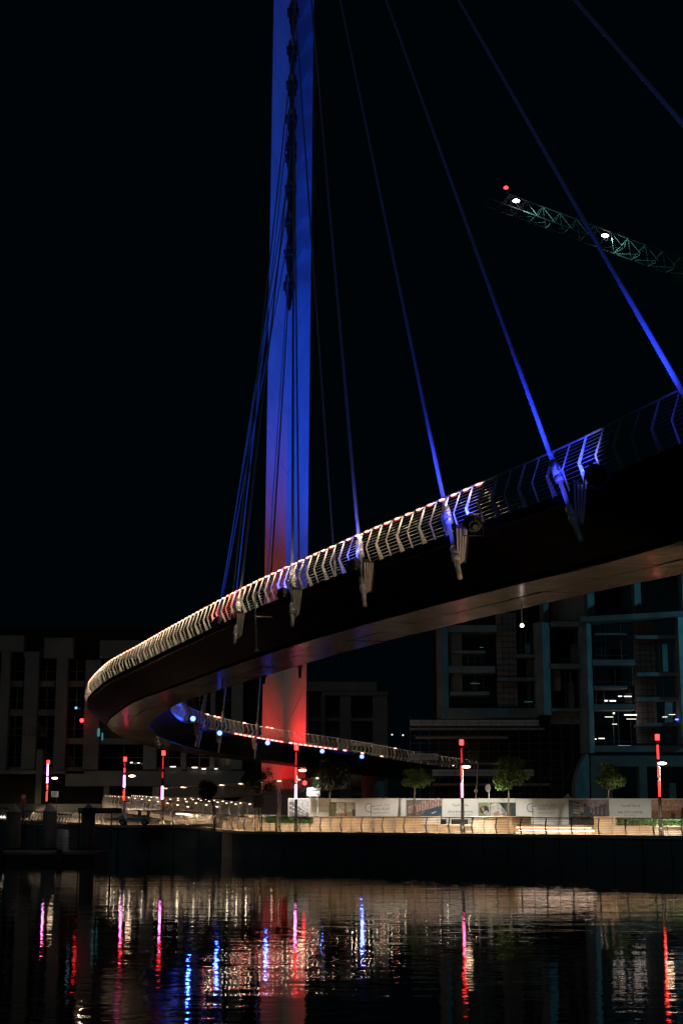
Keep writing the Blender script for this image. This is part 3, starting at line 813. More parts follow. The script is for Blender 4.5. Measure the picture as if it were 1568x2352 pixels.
# street picture
sh = [(rc(1305.5, 1836.5, 1398, 1897), (.34, .24, .24)), (rc(1305.5, 1868, 1398, 1897), (.05, .04, .035)), ([(1306, 1837), (1330, 1845), (1334, 1876), (1306, 1878)], (.10, .12, .13)),
      ([(1340, 1846), (1356, 1855), (1356, 1876), (1340, 1878)], (.09, .10, .11)), ([(1358, 1858), (1398, 1844), (1398, 1876), (1358, 1876)], (.13, .10, .11))]
for k in range(4):
    sh += [([(1315, 1845+k*6.5), (1332, 1849+k*6), (1332, 1852+k*6), (1315, 1848.5+k*6.5)], (.40, .36, .33)), (rc(1362+k*9, 1858-k*1.5, 1365+k*9, 1872), (.30, .25, .26))]
for k in range(9): sh += [(rc(1325+k*6, 1870+random.random()*5, 1328+k*6, 1873+random.random()*5), (.34, .20, .07))]
printed('street_picture', sh)
# sunset picture
sh = [(rc(1495.5, 1837, 1640, 1895), (.62, .34, .22)), (rc(1495.5, 1852, 1640, 1862), (.50, .26, .16)), (rc(1495.5, 1862, 1640, 1895), (.34, .15, .09)), ([(1495.5, 1866), (1530, 1864), (1560, 1862), (1640, 1858), (1640, 1895), (1495.5, 1895)], (.26, .12, .07)),
      ([(1540, 1880), (1541, 1868), (1543, 1866), (1546, 1870), (1549, 1868), (1551, 1880), (1549, 1893), (1541, 1893)], (.03, .015, .012)),
      ([(1563, 1890), (1564, 1858), (1567, 1853), (1570, 1858), (1576, 1866), (1577, 1890)], (.025, .015, .012))]
printed('sunset_picture', sh)
FY = HY - .012
def hl(s, x, y, wpx, hpx, m_='ink', bold=False, name='lettering'):
    p = Vector((hx(x, y), FY, at(x, y + hpx/2, HY).z)); size = hpx/3500*HY*1.38
    lettering(s, p, size, m_, hd, 0, wpx/3500*HY, bold, name)
AR_FRONT = '\uFE96\uFEE7\uFEED\uFEAE\uFED3 \uFEDD\uFE8E\uFEE8\uFED7'
for (lx, tx) in ((848, 874), (1219, 1254.5)):
    # round letter mark: open circle, stem and bar
    c = Vector((hx(lx, 1858), FY, at(lx, 1856, HY).z)); bm = bmesh.new(); r_ = .33
    pts = [c + Vector((math.cos(a)*r_, 0, math.sin(a)*r_)) for a in [R(50 + k*17) for k in range(16)]]
    tube(bm, pts, .022, 4, Vector((0, 1, 0)))
    beam(bm, c + Vector((.12, 0, .18)), c + Vector((.12, 0, -.78)), .045, .02, Vector((0, 1, 0))); beam(bm, c + Vector((.12, 0, .12)), c + Vector((.42, 0, .12)), .04, .02, Vector((0, 1, 0)))
    obj('letter_mark', bm, 'inkd', hd)
    hl('CANAL FRONT', tx, 1858.5, 41, 6.2, 'ink'); hl('RESIDENCES & RETAIL', tx, 1867.5, 41, 3.0, 'ink')
    hl('\uFE96\uFEE7\uFEEE\uFEAE\uFED3 \uFEDD\uFE8E\uFEE8\uFED7', tx, 1849, 38, 5.0, 'ink')
hl('THE CITY\'S SPIRIT.', 737, 1864, 36, 4.6, 'ink'); hl('\uFE94\uFEE8\uFEF3\uFEAA\uFEE4\uFEDF\uFE8D \uFEB2\uFED4\uFEE7', 737, 1850, 34, 5, 'ink'); hl('NO LONGER MUTUALLY EXCLUSIVE', 737, 1870.5, 26, 2.0, 'ink')
hl('ZEN & EXHILARATION.', 1057, 1865, 57, 4.8, 'inkd'); hl('NO LONGER MUTUALLY EXCLUSIVE.', 1057, 1872, 50, 2.6, 'ink'); hl('\uFE93\uFE8E\uFEF4\uFEA4\uFEDF\uFE8D \uFE94\uFEEB\uFE8E\uFED3\uFEAD', 1057, 1849, 36, 5.5, 'inkd')
hl('THE CITY\'S CENTRE.', 1447, 1866.5, 58, 5.0, 'inkd'); hl('THE WATERFRONT.', 1447, 1873.5, 30, 2.6, 'ink'); hl('\uFE94\uFEE8\uFEF3\uFEAA\uFEE4\uFEDF\uFE8D \uFEC2\uFEB3\uFEED', 1447, 1850, 42, 6, 'inkd')

# ---------------------------------------------------------------- lamp posts
def lamp_post(label, x, ytop, Y, ybase_lit, segs, arm=None, rad=.072, lean=0, group='light columns along the promenade', zb=None):
    top = at(x, ytop, Y); zb = zb if zb is not None else ZP; X = top.x
    t = thing('lamp_post', label, 'lamp post', (X, Y, zb), group)
    bm = bmesh.new(); cone(bm, (X, Y, zb), (X, Y, top.z-.25), .13, .075, 12); cone(bm, (X, Y, zb), (X, Y, zb+.5), .17, .16, 12); obj('pole', bm, 'black', t, True)
    bm = bmesh.new(); cone(bm, (X, Y, top.z-.24), (X, Y, top.z+.14), .15, .15, 14); obj('lamp_head', bm, 'redh', t)
    bm = bmesh.new(); cone(bm, (X, Y, top.z+.143), (X, Y, top.z+.2), .17, .12, 14); obj('cap', bm, 'black', t)
    for (y0, y1, m_) in segs:
        z1 = at(x, y0, Y).z; z0 = at(x, y1, Y).z
        r_ = rad*(1.15 if m_ in ('magenta', 'pink', 'violet') else (.72 if m_ == 'redd' else .95))
        bm = bmesh.new(); cone(bm, (X-.02, Y-.085, z0+.05), (X-.02, Y-.085, z1-.05), r_, r_, 10); obj('light_tube', bm, m_, t, True)
    if arm:
        q = at(arm[0], arm[1], Y-.3)
        bm = bmesh.new(); tube(bm, [(X, Y, q.z+.12), ((X+q.x)/2, Y-.1, q.z+.16), (q.x-.12, q.y, q.z+.1)], .035, 6); obj('arm', bm, 'black', t)
        bm = bmesh.new(); bmesh.ops.create_uvsphere(bm, u_segments=12, v_segments=6, radius=1, matrix=Matrix.Translation(q) @ Matrix.Diagonal((.30, .16, .09, 1))); obj('lantern_glass', bm, 'lampw', t, True)
        bm = bmesh.new(); box(bm, q.x-.3, q.y-.14, q.z+.085, q.x+.3, q.y+.14, q.z+.15); obj('lantern_hood', bm, 'black', t)
        l = spot('street_light', q - UP*.14, q - UP*5 + Vector((0, 3.4, 0)), arm[2]*2.0, (1, .95, .86), 108, .25, .15)
    return t
def qY(x): 
    c = qinset(1.9); return c[qidx(c, x)].y
lamp_post('light column with four red tubes at the right edge', 1509, 1692, qY(1509), 0, [(1710, 1746, 'red'), (1750, 1788, 'red'), (1792, 1832, 'red')], (1520, 1754, 3300))
lamp_post('light column with red tubes above a pink one, in front of the grey benches', 1059.5, 1704, qY(1059), 0, [(1718, 1755, 'redd'), (1757, 1793, 'red'), (1797, 1834, 'pink')], (1070.5, 1762, 3600))
lamp_post('light column with red tubes above a magenta one, just right of the red mast foot', 680.5, 1716, qY(680), 0, [(1727, 1760, 'redd'), (1762, 1797, 'red'), (1801, 1837, 'magenta')], (694.5, 1770, 700))
lamp_post('light column whose head glows just under the bridge bend', 375.5, 1729, 128, 0, [(1738, 1768, 'redd'), (1772, 1789, 'redd'), (1805, 1838, 'magenta')], zb=2.46)
lamp_post('light column with a violet tube between red ones', 287.5, 1743, 141, 0, [(1751, 1762, 'redd'), (1763, 1777, 'red'), (1780, 1810, 'magenta'), (1813, 1840, 'red')], (303, 1783, 500), zb=2.48)
lamp_post('leftmost light column with a long violet tube', 111, 1750, 158, 0, [(1754, 1784, 'violet'), (1785, 1800, 'magenta'), (1802, 1815, 'red'), (1817, 1842, 'red')], (126, 1788, 350), zb=2.48)

# ---------------------------------------------------------------- trees
def tree(label, x, y, rx, ry, Y, xb, m_='leaf', n=2300, seed=1, stakes=True):
    rnd = random.Random(seed); c = at(x, y, Y); s = Y/3500; RX, RZ = rx*s, ry*s; gx = at(xb, 1880, Y).x
    t = thing('street_tree', label, 'tree', (gx, Y, ZP), 'small trees along the promenade')
    bm = bmesh.new(); fork = Vector((gx + (c.x-gx)*.5, Y, c.z - RZ*.9))
    tube(bm, [(gx, Y, ZP), (gx+.03, Y+.02, (ZP+fork.z)/2), fork], .065, 7, Vector((1, 0, 0)))
    clumps = []
    for k in range(16):
        a = rnd.uniform(0, 6.28); e = rnd.uniform(-1.1, 1.3); rr = rnd.uniform(.35, .9)
        q = c + Vector((math.cos(a)*math.cos(e)*RX*rr, math.sin(a)*math.cos(e)*RX*rr, math.sin(e)*RZ*rr)); clumps.append((q, rnd.uniform(.26, .5)))
        tube(bm, [fork, fork.lerp(q, .5)+Vector((rnd.uniform(-.1, .1), rnd.uniform(-.1, .1), .08)), q], .018, 5, Vector((1, 0, .1)))
    obj('trunk', bm, 'trunk', t)
    bm = bmesh.new()
    for _ in range(int(n*1.5)):
        q, r = clumps[rnd.randrange(len(clumps))]
        v = Vector((rnd.gauss(0, 1), rnd.gauss(0, 1), rnd.gauss(0, 1))).normalized() * (rnd.random()**.45) * r
        v.x *= RX; v.y *= RX; v.z *= RZ*1.05
        p = q + v; random.seed(rnd.random()); leafquad(bm, p, rnd.uniform(.04, .10))
    obj('crown', bm, m_, t)
    if stakes:
        for dx in (-.16, .18):
            bm = bmesh.new(); cone(bm, (gx+dx, Y-.1, ZP), (gx+dx*.6, Y-.05, ZP+1.9), .028, .028, 6); obj('stake', bm, 'trunk', t)
tree('small green tree left of the red mast foot, red signal glowing through its crown', 596, 1795, 40, 31, 122.4, 592, seed=2)
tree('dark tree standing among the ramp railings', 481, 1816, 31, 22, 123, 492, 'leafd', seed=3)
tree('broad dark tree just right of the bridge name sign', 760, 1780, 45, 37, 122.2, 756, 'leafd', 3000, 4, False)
tree('small dim tree in front of the aerial picture on the hoarding', 955, 1790, 36, 25, 121, 950, 'leaf', 2000, 5)
tree('full green tree in front of the resting person picture', 1169, 1779, 46, 37, 117, 1167, 'leaf', 3200, 6)
tree('green tree at the right in front of the street picture', 1402, 1788, 38, 31, 113, 1394, 'leaf', 2600, 7)

# ---------------------------------------------------------------- signs
def board(bm, p0, p1, Y, th=.05): vbox(bm, p0, p1, Y, th)
t = thing('bridge_name_sign', 'white road sign naming the bridge in two scripts on two posts', 'sign', (at(720, 1877, 122.6).x, 122.6, ZP))
bm = bmesh.new(); board(bm, (705, 1810), (735, 1829), 122.6); obj('board', bm, 'signw', t)
bm = bmesh.new(); board(bm, (703.6, 1809), (704.8, 1830), 122.58, .08); obj('edge_strip', bm, 'black', t)
for x in (712, 729):
    bm = bmesh.new(); q = at(x, 1829, 122.7); cone(bm, (q.x, 122.7, ZP), (q.x, 122.7, q.z+.3), .045, .045, 8); obj('post', bm, 'sleeve', t)
q = at(720, 1826.5, 122.58); lettering('Tolerance Bridge', q, .24, 'inkd', t, 0, .92, True)
q = at(720, 1817.5, 122.58); lettering('\uFEA2\uFEE3\uFE8E\uFEB4\uFE98\uFEDF\uFE8D \uFEAE\uFEB4\uFE9F', q, .27, 'inkd', t, 0, .85, True)
t = thing('notice_board', 'reddish notice board covered in small print behind the tree', 'notice board', (at(593, 1870, 121).x, 121, ZP))
bm = bmesh.new(); board(bm, L2(921, 405), L2(1020, 522), 121); obj('board', bm, 'planter', t)
for x in (941, 1003):
    q = at(*L2(x, 520), 121.08); bm = bmesh.new(); cone(bm, (q.x, 121.08, ZP), (q.x, 121.08, q.z+.5), .03, .03, 6); obj('post', bm, 'black', t)
bm = bmesh.new()
for k in range(11):
    a = L2(930, 418 + k*9); b = L2(930 + 80*random.uniform(.75, 1), 420.5 + k*9); vbox(bm, a, b, 120.99, .008)
obj('print_lines', bm, 'inkd', t)
def roundsign(label, X, Y, z, r, square=False): pass
t = thing('warning_sign', 'pair of small pinkish prohibition plates on a pole at the far left', 'sign', (at(54, 1870, 152).x, 152, 2.48))
q = at(*L1(212, 422), 152); bm = bmesh.new(); cone(bm, (q.x, 152.02, 2.48), (q.x, 152.02, q.z), .035, .035, 6); obj('pole', bm, 'black', t)
bm = bmesh.new(); cone(bm, (q.x, 152, q.z), (q.x, 151.97, q.z), .25, .25, 20); obj('round_plate', bm, 'redmark', t)
bm = bmesh.new(); cone(bm, (q.x, 151.967, q.z), (q.x, 151.96, q.z), .20, .20, 20); obj('round_face', bm, 'signw', t)
bm = bmesh.new(); beam(bm, (q.x-.13, 151.955, q.z+.13), (q.x+.13, 151.955, q.z-.13), .035, .006, Vector((0, 1, 0))); obj('slash', bm, 'redmark', t)
q2 = at(*L1(212, 463), 151.97); bm = bmesh.new(); box(bm, q2.x-.24, 151.97, q2.z-.2, q2.x+.24, 152, q2.z+.2); obj('square_plate', bm, 'redmark', t)
bm = bmesh.new(); cone(bm, (q2.x, 151.968, q2.z+.09), (q2.x, 151.962, q2.z+.09), .035, .035, 8)
for a, b in (((0, .06), (0, -.03)), ((0, -.03), (-.06, -.15)), ((0, -.03), (.06, -.15)), ((0, .04), (.07, -.02)), ((0, .04), (-.07, -.02))):
    beam(bm, (q2.x+a[0], 151.964, q2.z+a[1]), (q2.x+b[0], 151.964, q2.z+b[1]), .03, .005, Vector((0, 1, 0)))
obj('walking_figure', bm, 'inkd', t)
t = thing('information_sign', 'small grey information sign on two posts beside the leftmost light column', 'sign', (at(125, 1870, 165).x, 165, 2.48))
bm = bmesh.new(); board(bm, L1(458, 372), L1(524, 424), 165); obj('board', bm, 'sleeve', t)
for k, (s_, yy) in enumerate((('\uFE94\uFED8\uFEF4\uFE9B\uFEED', 390), ('WATERWAY', 402), ('CANAL', 414))):
    pass
bm = bmesh.new()
for k in range(4): vbox(bm, L1(464, 379+k*11), L1(464+52*random.uniform(.7, 1), 383+k*11), 164.99, .008)
obj('print_lines', bm, 'inkd', t)
for x in (468, 510):
    q = at(*L1(x, 424), 165.1); bm = bmesh.new(); cone(bm, (q.x, 165.1, 2.48), (q.x, 165.1, q.z+.4), .03, .03, 6); obj('post', bm, 'black', t)
t = thing('station_sign', 'long black marine station sign with pale lettering on the landing stage', 'sign', (at(230, 1868, 116.5).x, 116.5, .9))
bm = bmesh.new(); vbox(bm, L1(700, 522), L1(1092, 571), 116.5, .12); obj('board', bm, 'black', t)
q = at(*L1(940, 541), 116.48); lettering('\uFEF1\uFEAE\uFEA4\uFE92\uFEDF\uFE8D \uFEDE\uFED8\uFEE8\uFEE0\uFEDF \uFEDE\uFEBB\uFEEE\uFEDF\uFE8D \uFE94\uFEC4\uFEA4\uFEE3', q, .24, 'signw', t, 0, 1.35)
q = at(*L1(960, 562), 116.48); lettering('Al Wasl Marine Transport Station', q, .17, 'ink', t, 0, 2.3)
q = at(*L1(728, 556), 116.48); lettering('72', q, .26, 'board', t)
for x in (712, 1000):
    q = at(*L1(x, 571), 116.6); bm = bmesh.new(); cone(bm, (q.x, 116.62, .85), (q.x, 116.62, q.z+.1), .05, .05, 8); obj('post', bm, 'black', t)
t = thing('round_sign', 'grey round sign seen edge on beside a pole above the hoarding', 'sign', (at(1120, 1870, 119).x, 119, ZP))
q = at(*L4(665, 372), 119); bm = bmesh.new(); cone(bm, (q.x, 119, ZP), (q.x, 119, q.z), .04, .035, 8); obj('pole', bm, 'sleeve', t)
q = at(*L4(657, 402), 122.73); bm = bmesh.new(); d = Vector((.75, .66, 0)); cone(bm, q - d*.01, q + d*.02, .3, .3, 18); obj('disc', bm, 'sleeve', t)
t = thing('wet_floor_sign', 'small yellow folding caution sign behind the hedge', 'caution sign', (at(634, 1876, 119.8).x, 119.8, ZP+.45))
q0 = at(*L2(1119, 600), 119.8); q1 = at(*L2(1141, 556), 119.8); bm = bmesh.new(); prism(bm, [(q0.x, 119.8, ZP), (q1.x, 119.8, ZP), (q1.x-.08, 120.0, q1.z), (q0.x+.08, 120.0, q1.z)], Vector((0, .03, 0))); obj('front_board', bm, 'yellow', t)
bm = bmesh.new(); prism(bm, [(q0.x, 120.24, ZP), (q1.x, 120.24, ZP), (q1.x-.08, 120.04, q1.z), (q0.x+.08, 120.04, q1.z)], Vector((0, .03, 0))); obj('rear_board', bm, 'yellow', t)
t = thing('lattice_post', 'narrow grey twin steel post left of the hoarding', 'post', (at(642, 1870, 121.5).x, 121.5, ZP))
bm = bmesh.new(); a = at(*L2(1148, 332), 121.5); b = at(*L2(1168, 332), 121.5)
cone(bm, (a.x, 121.5, ZP), (a.x, 121.5, a.z), .04, .04, 6); cone(bm, (b.x, 121.5, ZP), (b.x, 121.5, a.z), .04, .04, 6); obj('upright', bm, 'scaf', t)
bm = bmesh.new(); z = ZP+.3
while z < a.z: beam(bm, (a.x, 121.5, z), (b.x, 121.5, z+.2), .03); z += .4
obj('lacing', bm, 'scaf', t)
for lab, (x, y), Y, r in (('glowing red traffic signal just right of the magenta light column', L3(153, 298), 131, .19), ('small red traffic signal seen through the crown of the left tree', L2(960, 300), 128, .13)):
    q = at(x, y, Y); t = thing('traffic_signal', lab, 'traffic light', (q.x, Y, ZP), 'red traffic signals')
    bm = bmesh.new(); cone(bm, (q.x, Y+.15, ZP), (q.x, Y+.15, q.z), .06, .06, 8); obj('pole', bm, 'black', t)
    bm = bmesh.new(); box(bm, q.x-.22, Y+.02, q.z-.75, q.x+.22, Y+.3, q.z+.28); obj('signal_box', bm, 'black', t)
    bm = bmesh.new(); cone(bm, (q.x, Y+.018, q.z), (q.x, Y-.05, q.z), r, r*.85, 14); obj('red_lens', bm, 'redh', t)

# ---------------------------------------------------------------- golf buggy
def buggy():
    Y = 123.2; zb = 2.48; x0 = at(*L1(1058, 640), Y).x; x1 = at(*L1(1345, 640), Y).x; L = x1-x0
    t = thing('golf_buggy', 'white golf buggy with a flat roof parked on the upper promenade', 'golf buggy', ((x0+x1)/2, Y, zb))
    f = lambda u: x0 + L*u
    bm = bmesh.new()
    prism(bm, [(f(.0), Y, zb+.28), (f(.0), Y, zb+.5), (f(.06), Y, zb+.72), (f(.17), Y, zb+.82), (f(.22), Y, zb+.42), (f(.45), Y, zb+.36), (f(.48), Y, zb+.62), (f(.98), Y, zb+.66), (f(1.), Y, zb+.3)], Vector((0, 1.15, 0)))
    bmesh.ops.recalc_face_normals(bm, faces=bm.faces); obj('body', bm, 'white', t)
    bm = bmesh.new(); prism(bm, [(f(.12), Y-.05, zb+1.72), (f(.93), Y-.05, zb+1.76), (f(.93), Y-.05, zb+1.80), (f(.12), Y-.05, zb+1.77)], Vector((0, 1.25, 0))); bmesh.ops.recalc_face_normals(bm, faces=bm.faces); obj('roof', bm, 'white', t)
    for u, y in ((.13, Y), (.13, Y+1.12), (.9, Y), (.9, Y+1.12)):
        bm = bmesh.new(); beam(bm, (f(u), y, zb+.6), (f(u+(.04 if u < .5 else -.0)), y, zb+1.73), .045); obj('roof_pillar', bm, 'steel', t)
    bm = bmesh.new(); prism(bm, [(f(.135), Y+.04, zb+.84), (f(.135), Y+1.1, zb+.84), (f(.175), Y+1.1, zb+1.7), (f(.175), Y+.04, zb+1.7)], Vector((.012, 0, 0))); obj('windscreen', bm, 'signw', t)
    for u in (.44, .72):
        bm = bmesh.new(); box(bm, f(u), Y+.06, zb+.66, f(u+.2), Y+1.1, zb+.8); obj('seat', bm, 'seatb', t)
        bm = bmesh.new(); box(bm, f(u+.17), Y+.06, zb+.802, f(u+.22), Y+1.1, zb+1.2); obj('seat_back', bm, 'seatb', t)
    for u in (.13, .82):
        for y in (Y-.03, Y+1.0):
            bm = bmesh.new(); cone(bm, (f(u), y, zb+.24), (f(u), y+.18, zb+.24), .24, .24, 18); w = obj('wheel', bm, 'tyre', t)
            bm = bmesh.new(); cone(bm, (f(u), y-.012, zb+.24), (f(u), y+.19, zb+.24), .12, .12, 12); h = obj('hubcap', bm, 'white'); h.parent = w; h.matrix_parent_inverse = Matrix()
buggy()
# traffic cones joined by a chain at the top of the ramp
for lab, (x, y) in (('orange traffic cone by the ramp railing, left one', L2(97, 490)), ('orange traffic cone by the ramp railing, right one', L2(150, 496))):
    q = at(x, y, 134); t = thing('traffic_cone', lab, 'traffic cone', q, 'traffic cones on the ramp')
    bm = bmesh.new(); cone(bm, q+UP*.03, q+UP*.75, .17, .03, 12); obj('cone_body', bm, 'orange', t)
    bm = bmesh.new(); cone(bm, q+UP*.32, q+UP*.48, .115, .083, 12); obj('white_band', bm, 'white', t)
    bm = bmesh.new(); box(bm, q.x-.2, q.y-.2, q.z, q.x+.2, q.y+.2, q.z+.028); obj('foot', bm, 'black', t)
bm = bmesh.new(); a = at(*L2(150, 465), 134); b = at(*L2(262, 460), 133); tube(bm, [a.lerp(b, k/10) - UP*.28*math.sin(k/10*3.14) for k in range(11)], .03, 5)
tag(obj('barrier_chain', bm, 'redmark'), 'pale red plastic chain sagging across the ramp entrance', 'chain')

# ---------------------------------------------------------------- access ramps
def ramp(label, base, width, light_gap=2.1, H=1.08, lamps=True, slab='paving', th=.35):
    pts = resample(catmull([Vector(b) for b in base], 10), .5); N = normals(pts); N = [-n if n.y < 0 else n for n in N]
    t = thing('access_ramp', label, 'ramp', pts[0], 'access ramps to the footbridge')
    bm = bmesh.new(); rows = []
    for p, n in zip(pts, N): rows.append([bm.verts.new(v) for v in (p, p-UP*th, p+n*width-UP*th, p+n*width)])
    for a, b in zip(rows, rows[1:]):
        for k in range(4): bm.faces.new((a[k], a[(k+1) % 4], b[(k+1) % 4], b[k]))
    bm.faces.new(rows[0]); bm.faces.new(rows[-1][::-1]); bmesh.ops.recalc_face_normals(bm, faces=bm.faces); obj('ramp_slab', bm, slab, t)
    for side, P2, s in ((0, [p+n*.06 for p, n in zip(pts, N)], -1), (1, [p+n*(width-.06) for p, n in zip(pts, N)], 1)):
        obj('railing_bars', bars_bm(P2, N, s, H, .15, 9, .014), 'steel', t); obj('handrail', hand_bm(P2, N, s, H), 'steel', t)
        i = 0.
        while i < len(P2)-1:
            p, n = rail_frame(P2, N, i, s); obj('railing_post', post_bm(p, n, H, .15, .03, .7), 'steel', t)
            if lamps and side == 0 and (int(i/4.2) % 2 == 0):
                l = D.lights.new('ramp_downlight', 'POINT'); l.energy = 5; l.color = (1, .8, .55); l.shadow_soft_size = .06; o_ = D.objects.new('ramp_downlight', l); COL.objects.link(o_); o_.location = sect(p, n, -.35, H-.12) + Vector((.3, 0, 0))
            if lamps and i+2 < len(P2)-1:
                bmq = pill_bm(P2, N, i+2, s, .2, H-.05, -.12, .022); obj('rail_lamp', bmq, 'rampl', t)
            i += 4.2
    return pts
ra = ramp('lit ramp with kinked railings descending to the promenade in front', [at(236, 1852, 158), at(262, 1856, 146), at(330, 1865, 136), at(437, 1885, 127)], 3.0)
rb = ramp('lit ramp behind, descending right towards the notice board', [at(396, 1860, 142), at(450, 1866, 136), at(556, 1879.5, 126)], 1.6)
rc_ = ramp('upper lit ramp with a rounded end passing behind the dark tree', [at(352, 1834, 168), at(430, 1830, 168), at(547, 1823, 168), at(722, 1810, 168), at(800, 1803, 168)], 3.0, slab='concrete')

# ---------------------------------------------------------------- left building
def wedge(bm, xa, xb, xc, y0, y1, Y, da=1.2, dc=1.2, back=3.):
    """column with an arris towards the canal: left face xa-xb, right face xb-xc"""
    ym = (y0+y1)/2; f = lambda x, dY: at(x, ym, Y+dY).x
    z0 = at(xb, y1, Y).z; z1 = at(xb, y0, Y).z
    poly = [(f(xa, da), Y+da, z0), (f(xb, 0), Y, z0), (f(xc, dc), Y+dc, z0), (f(xc, dc), Y+back, z0), (f(xa, da), Y+back, z0)]
    prism(bm, poly, Vector((0, 0, z1-z0))); bmesh.ops.recalc_face_normals(bm, faces=bm.faces)
def many(bmname, boxes, Y, th, m_, parent):
    for a in boxes:
        bm = bmesh.new(); vbox(bm, (a[0], a[1]), (a[2], a[3]), Y, th); obj(bmname, bm, m_, parent)
lbd = thing('apartment_block', 'pale unlit apartment block with tall piers at the left behind the bridge bend', 'building', (at(200, 1870, 215).x, 215, 2.4))
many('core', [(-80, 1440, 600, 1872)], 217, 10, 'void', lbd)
piers = [(-60, -15), (-2, 19), (53, 85), (126, 152), (193, 228), (331, 361), (417, 428), (483, 494), (531, 557)]
for a, b in piers:
    bm = bmesh.new(); vbox(bm, (a, 1497 if b < 200 else 1516), (b, 1768), 215, 1.9); obj('pier', bm, 'bld', lbd)
bm = bmesh.new()
for a in ((-60, 1459.5, 54, 1496.5), (101, 1465, 168, 1512), (229, 1471, 420, 1512), (54, 1497.5, 86, 1510)): vbox(bm, a[:2], a[2:], 215.2 if a[0] == 54 else 214.9, 2)
obj('parapet', bm, 'bld', lbd)
many('setback_storey', [(170, 1446, 330, 1470)], 219, 6, 'bld2', lbd)
bays = [(19, 53), (85, 126), (152, 193), (228, 331), (361, 417), (428, 483), (494, 531)]
for a, b in bays:
    for k in range(4):
        y0 = 1512 + k*66; y1 = y0 + 52
        if b > 228 and k < 3 and False: continue
        bm = bmesh.new(); vbox(bm, (a+.6, y0+1), (b-.6, y1-1), 216.3, .2); w = obj('window', bm, 'glass', lbd)
        bm = bmesh.new(); xm = a + (b-a)*random.choice((.45, .55, .6)); vbox(bm, (xm-.7, y0+1.5), (xm+.7, y1-1.5), 216.22, .07); vbox(bm, (a+1, y0+30), (b-1, y0+31), 216.18, .03); mu = obj('mullion', bm, 'bld2'); mu.parent = w; mu.matrix_parent_inverse = Matrix.Translation(-lbd.location)
        mu.matrix_parent_inverse = Matrix()
        if random.random() < .45:
            bm = bmesh.new(); q0 = at(a+2, y0+6, 216.26); q1 = at(a+(b-a)*.5, y0+50, 216.26); prism(bm, [(q0.x, 216.26, q0.z), (q1.x, 216.26, q1.z), (q0.x, 216.26, q1.z)], Vector((0, .03, 0))); obj('curtain', bm, 'blind', lbd)
        bm = bmesh.new(); vbox(bm, (a, y1), (b, y1+14), 215.9, .8); obj('spandrel', bm, 'bld2' if (a+k) % 3 else 'void', lbd)
many('podium', [(-60, 1769, 193, 1778), (150, 1771, 560, 1806)], 214.6, 2.2, 'bld', lbd)
many('podium_pier', [(-60, 1779, -10, 1850), (82, 1722, 96, 1850), (238, 1807, 250, 1850), (350, 1807, 366, 1850), (500, 1807, 512, 1850)], 214.5, 2, 'bld', lbd)
many('balcony_rail', [(18, 1670, 105, 1671), (18, 1688, 105, 1690), (30, 1670, 31, 1689), (55, 1670, 56, 1689), (80, 1670, 81, 1689), (104, 1670, 105, 1689)], 213.8, .12, 'scaf', lbd)
bm = bmesh.new(); vbox(bm, LB(1017, 1085), LB(1043, 1168), 214.9, .1); vbox(bm, LB(1062, 1130), LB(1076, 1208), 214.9, .1); obj('lit_window', bm, 'teal', lbd)
bm = bmesh.new(); vbox(bm, LB(782, 858), LB(806, 880), 214.9, .1); obj('lit_window', bm, glow('pale_blue_glow', (.25, .6, .9), 1.2), lbd)
def lamps(name, lab, cat, parent, spots, Y, m_, hgt=1.2):
    bm = bmesh.new()
    for x, y, w in spots: vbox(bm, (x-w/2, y-hgt/2), (x+w/2, y+hgt/2), Y, .1)
    return obj(name, bm, m_, parent)
for x, y, w, h_ in ((302, 1752, 5, 2), (318, 1753, 6, 1), (397, 1761.6, 13, 1.6), (447, 1763.5, 12, 2.2), (468, 1766.5, 9, 2), (496, 1766.5, 7, 1.3), (300, 1752.5, 2, 2)):
    lamps('strip_lamp', None, None, lbd, [(x, y, w)], 214.3, 'workl', h_)
q = at(*LB(855, 1000), 214); o = thing('warning_lamp', 'single red warning lamp on the face of the left building', 'lamp', q)
bm = bmesh.new(); bmesh.ops.create_icosphere(bm, subdivisions=2, radius=.28, matrix=Matrix.Translation(q)); obj('bulb', bm, 'redh', o); bm = bmesh.new(); beam(bm, q + Vector((0, .3, 0)), q + Vector((0, 1.2, 0)), .1); obj('bracket', bm, 'black', o)
# middle building
mbd = thing('distant_block', 'very dark flat roofed block between the mast and the building site', 'building', (at(720, 1870, 240).x, 240, 2.4))
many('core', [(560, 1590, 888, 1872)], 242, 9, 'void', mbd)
many('parapet', [(520, 1566, 865, 1588)], 240.2, 6, 'bld2', mbd)
many('roof_beam', [(738, 1589, 890, 1598)], 239.8, 3, 'bld2', mbd)
for a in ((736, 746), (780, 806), (856, 890), (560, 575), (700, 709)):
    bm = bmesh.new(); vbox(bm, (a[0], 1599), (a[1], 1860), 240, 2.2); obj('pier', bm, 'bld2', mbd)
for a, b in ((709, 736), (746, 780), (806, 856), (575, 600)):
    for k in range(4):
        bm = bmesh.new(); vbox(bm, (a+.5, 1602+k*57), (b-.5, 1648+k*57), 241.2, .2); obj('window', bm, 'glass', mbd)
        bm = bmesh.new(); vbox(bm, (a, 1649+k*57), (b, 1657+k*57), 240.9, .8); obj('spandrel', bm, 'bld2', mbd)

